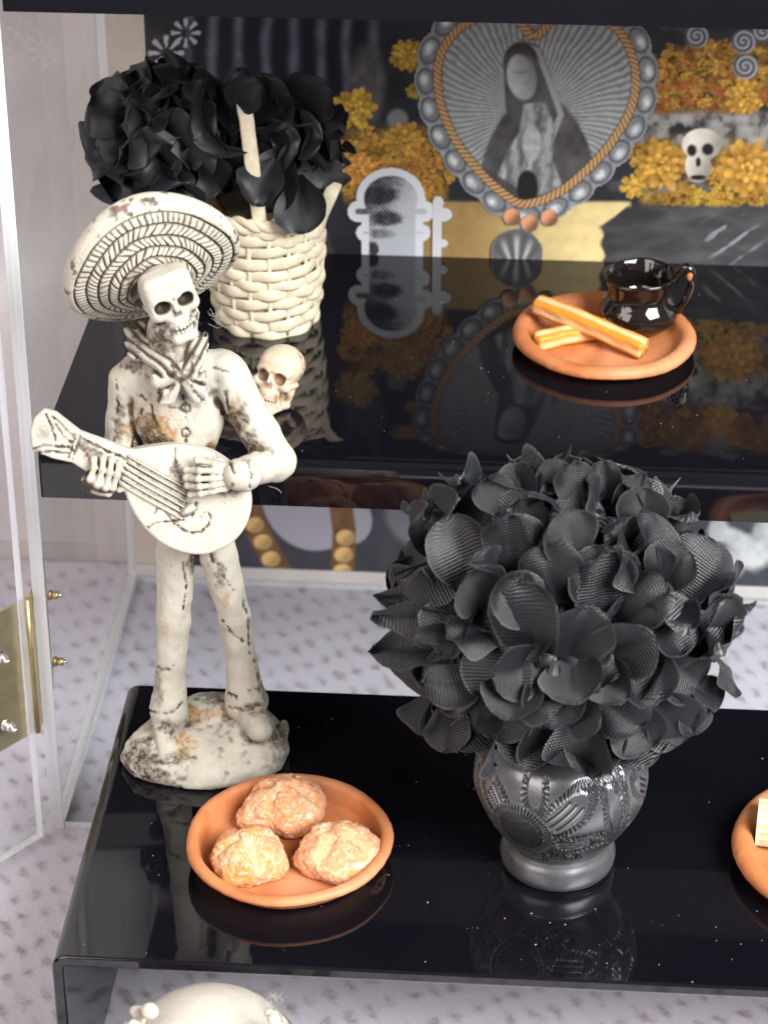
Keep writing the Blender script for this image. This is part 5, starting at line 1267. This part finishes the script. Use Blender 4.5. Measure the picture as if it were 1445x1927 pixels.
V, F = nets(lambda q: smin(skull_sdf(q), d_ell(q, (0, -0.10, 0.38), (0.70, 0.80, 0.66)), 0.1), (-0.85, -1.05, -1.12), (0.85, 0.98, 1.15), 0.03)
Vw = cb+kb*(V@bf); sc_z = min(1.0, (cb[2]-0.005)/(cb[2]-Vw[:, 2].min())) if Vw[:, 2].min() < 0.005 else 1.0
low = Vw[:, 2] < cb[2]; Vw[low, 2] = cb[2]+(Vw[low, 2]-cb[2])*((cb[2]-0.004)/(cb[2]-Vw[:, 2].min()))
n = fbm(V, 3.0, 31, 3); C = np.tile(np.array([0.56, 0.52, 0.45]), (len(V), 1))*(0.92+0.12*n[:, None]); C = mixc(C, WASH*2, np.clip(skull_dark(V, 5), 0, 1))
mesh('skull_body', Vw, F, M['dome'], big, C)
import bmesh
bmb = bmesh.new(); bmesh.ops.create_icosphere(bmb, subdivisions=2, radius=1.0); bead_me = bpy.data.meshes.new('bead'); bmb.to_mesh(bead_me); bmb.free()
bead_me.polygons.foreach_set('use_smooth', np.ones(len(bead_me.polygons), bool)); bead_me.materials.append(mat_simple('cream_bead', (0.60, 0.55, 0.46), 0.5, 0, 0.35, 0.25, 150, 0.0002))
rp = random.Random(5)
for side, (x0, x1) in ((-1, (232, 282)), (1, (505, 552))):
    for i in range(16):
        f_ = i/15; x = (278-f_*70+rp.uniform(-8, 12)) if side < 0 else (508+f_*66+rp.uniform(-7, 5)); y = (1897+f_*80+rp.uniform(-6, 10)) if side < 0 else (1902+f_*85+rp.uniform(-5, 8))
        p = at(x, y, -6.7-rp.uniform(-0.25, 0.3)); r_ = rp.uniform(0.11, 0.17)*(1 if side < 0 else 0.8)
        o = bpy.data.objects.new('bead', bead_me); col.objects.link(o); o.parent = big; o.location = Vector((p-world_loc(big))*S); o.scale = [r_*S*rp.uniform(.85, 1.2), r_*S, r_*S*rp.uniform(.8, 1.1)]; o.rotation_euler = (rp.random()*3, rp.random()*3, 0)

# ------------------------------------------------------------------ dust, crumbs and lint on the black surfaces
parts = []; rp = random.Random(12)
def speck(p, r):
    a = np.array([[1, 0, 0], [-0.6, 0.8, 0], [-0.6, -0.8, 0], [0.1, 0, 0.9]])*r*np.array([rp.uniform(.6, 1.6), 1, 0.7]); t = rp.random()*6.3
    return (a@np.array([[math.cos(t), math.sin(t), 0], [-math.sin(t), math.cos(t), 0], [0, 0, 1]])+p, [[0, 1, 3], [1, 2, 3], [2, 0, 3], [0, 2, 1]])
for i in range(115):
    x, y = rp.uniform(-4.0, 12.5), rp.uniform(-3.9, 5.8)
    if rp.random() < 0.18: x, y = rp.gauss(6.5, 2.2), rp.gauss(-2.6, 0.9)
    if not (-4 < x < 12.5 and -3.95 < y < 5.8): continue
    parts.append(speck(np.array([x, y, ZR+0.002]), rp.choice([0.008, 0.012, 0.016, 0.016, 0.024])))
for i in range(70): parts.append(speck(np.array([rp.uniform(-5.8, 11), rp.uniform(7.3, 17.5), ZS+0.002]), rp.choice([0.01, 0.014, 0.02])))
V, F = merge(parts); tag(mesh('dust_specks', V, F, M['lint'], None, None, False), 'pale dust specks and crumbs scattered over the black acrylic', 'dust', kind='stuff')
def fibre(pts, r=0.008): return tube(crom(pts, 5), r, 5)
fb = []
for i in range(5):
    p = at(392+rp.uniform(-8, 8), 600+rp.uniform(-18, 10), 2.9); fb.append(fibre([p, p+np.array([rp.uniform(-.05, .25), rp.uniform(-.1, .1), rp.uniform(-.25, .1)]), p+np.array([rp.uniform(0, .5), 0, rp.uniform(-.5, .0)])], 0.004))
fb.append(fibre([at(505, 915, 2.0), at(522, 920, 1.9), at(530, 928, 1.9)], 0.005))
for i in range(6):
    p = at(510+i*3, 1885+rp.uniform(-4, 6), -6.3); fb.append(fibre([p, p+np.array([rp.uniform(-.1, .1), 0, .1]), p+np.array([rp.uniform(-.15, .2), 0, .22])], 0.006))
V, F = merge(fb); tag(mesh('lint_fibres', V, F, M['lint'], None), 'loose grey lint fibres clinging to the figurine and skull', 'lint', kind='stuff')
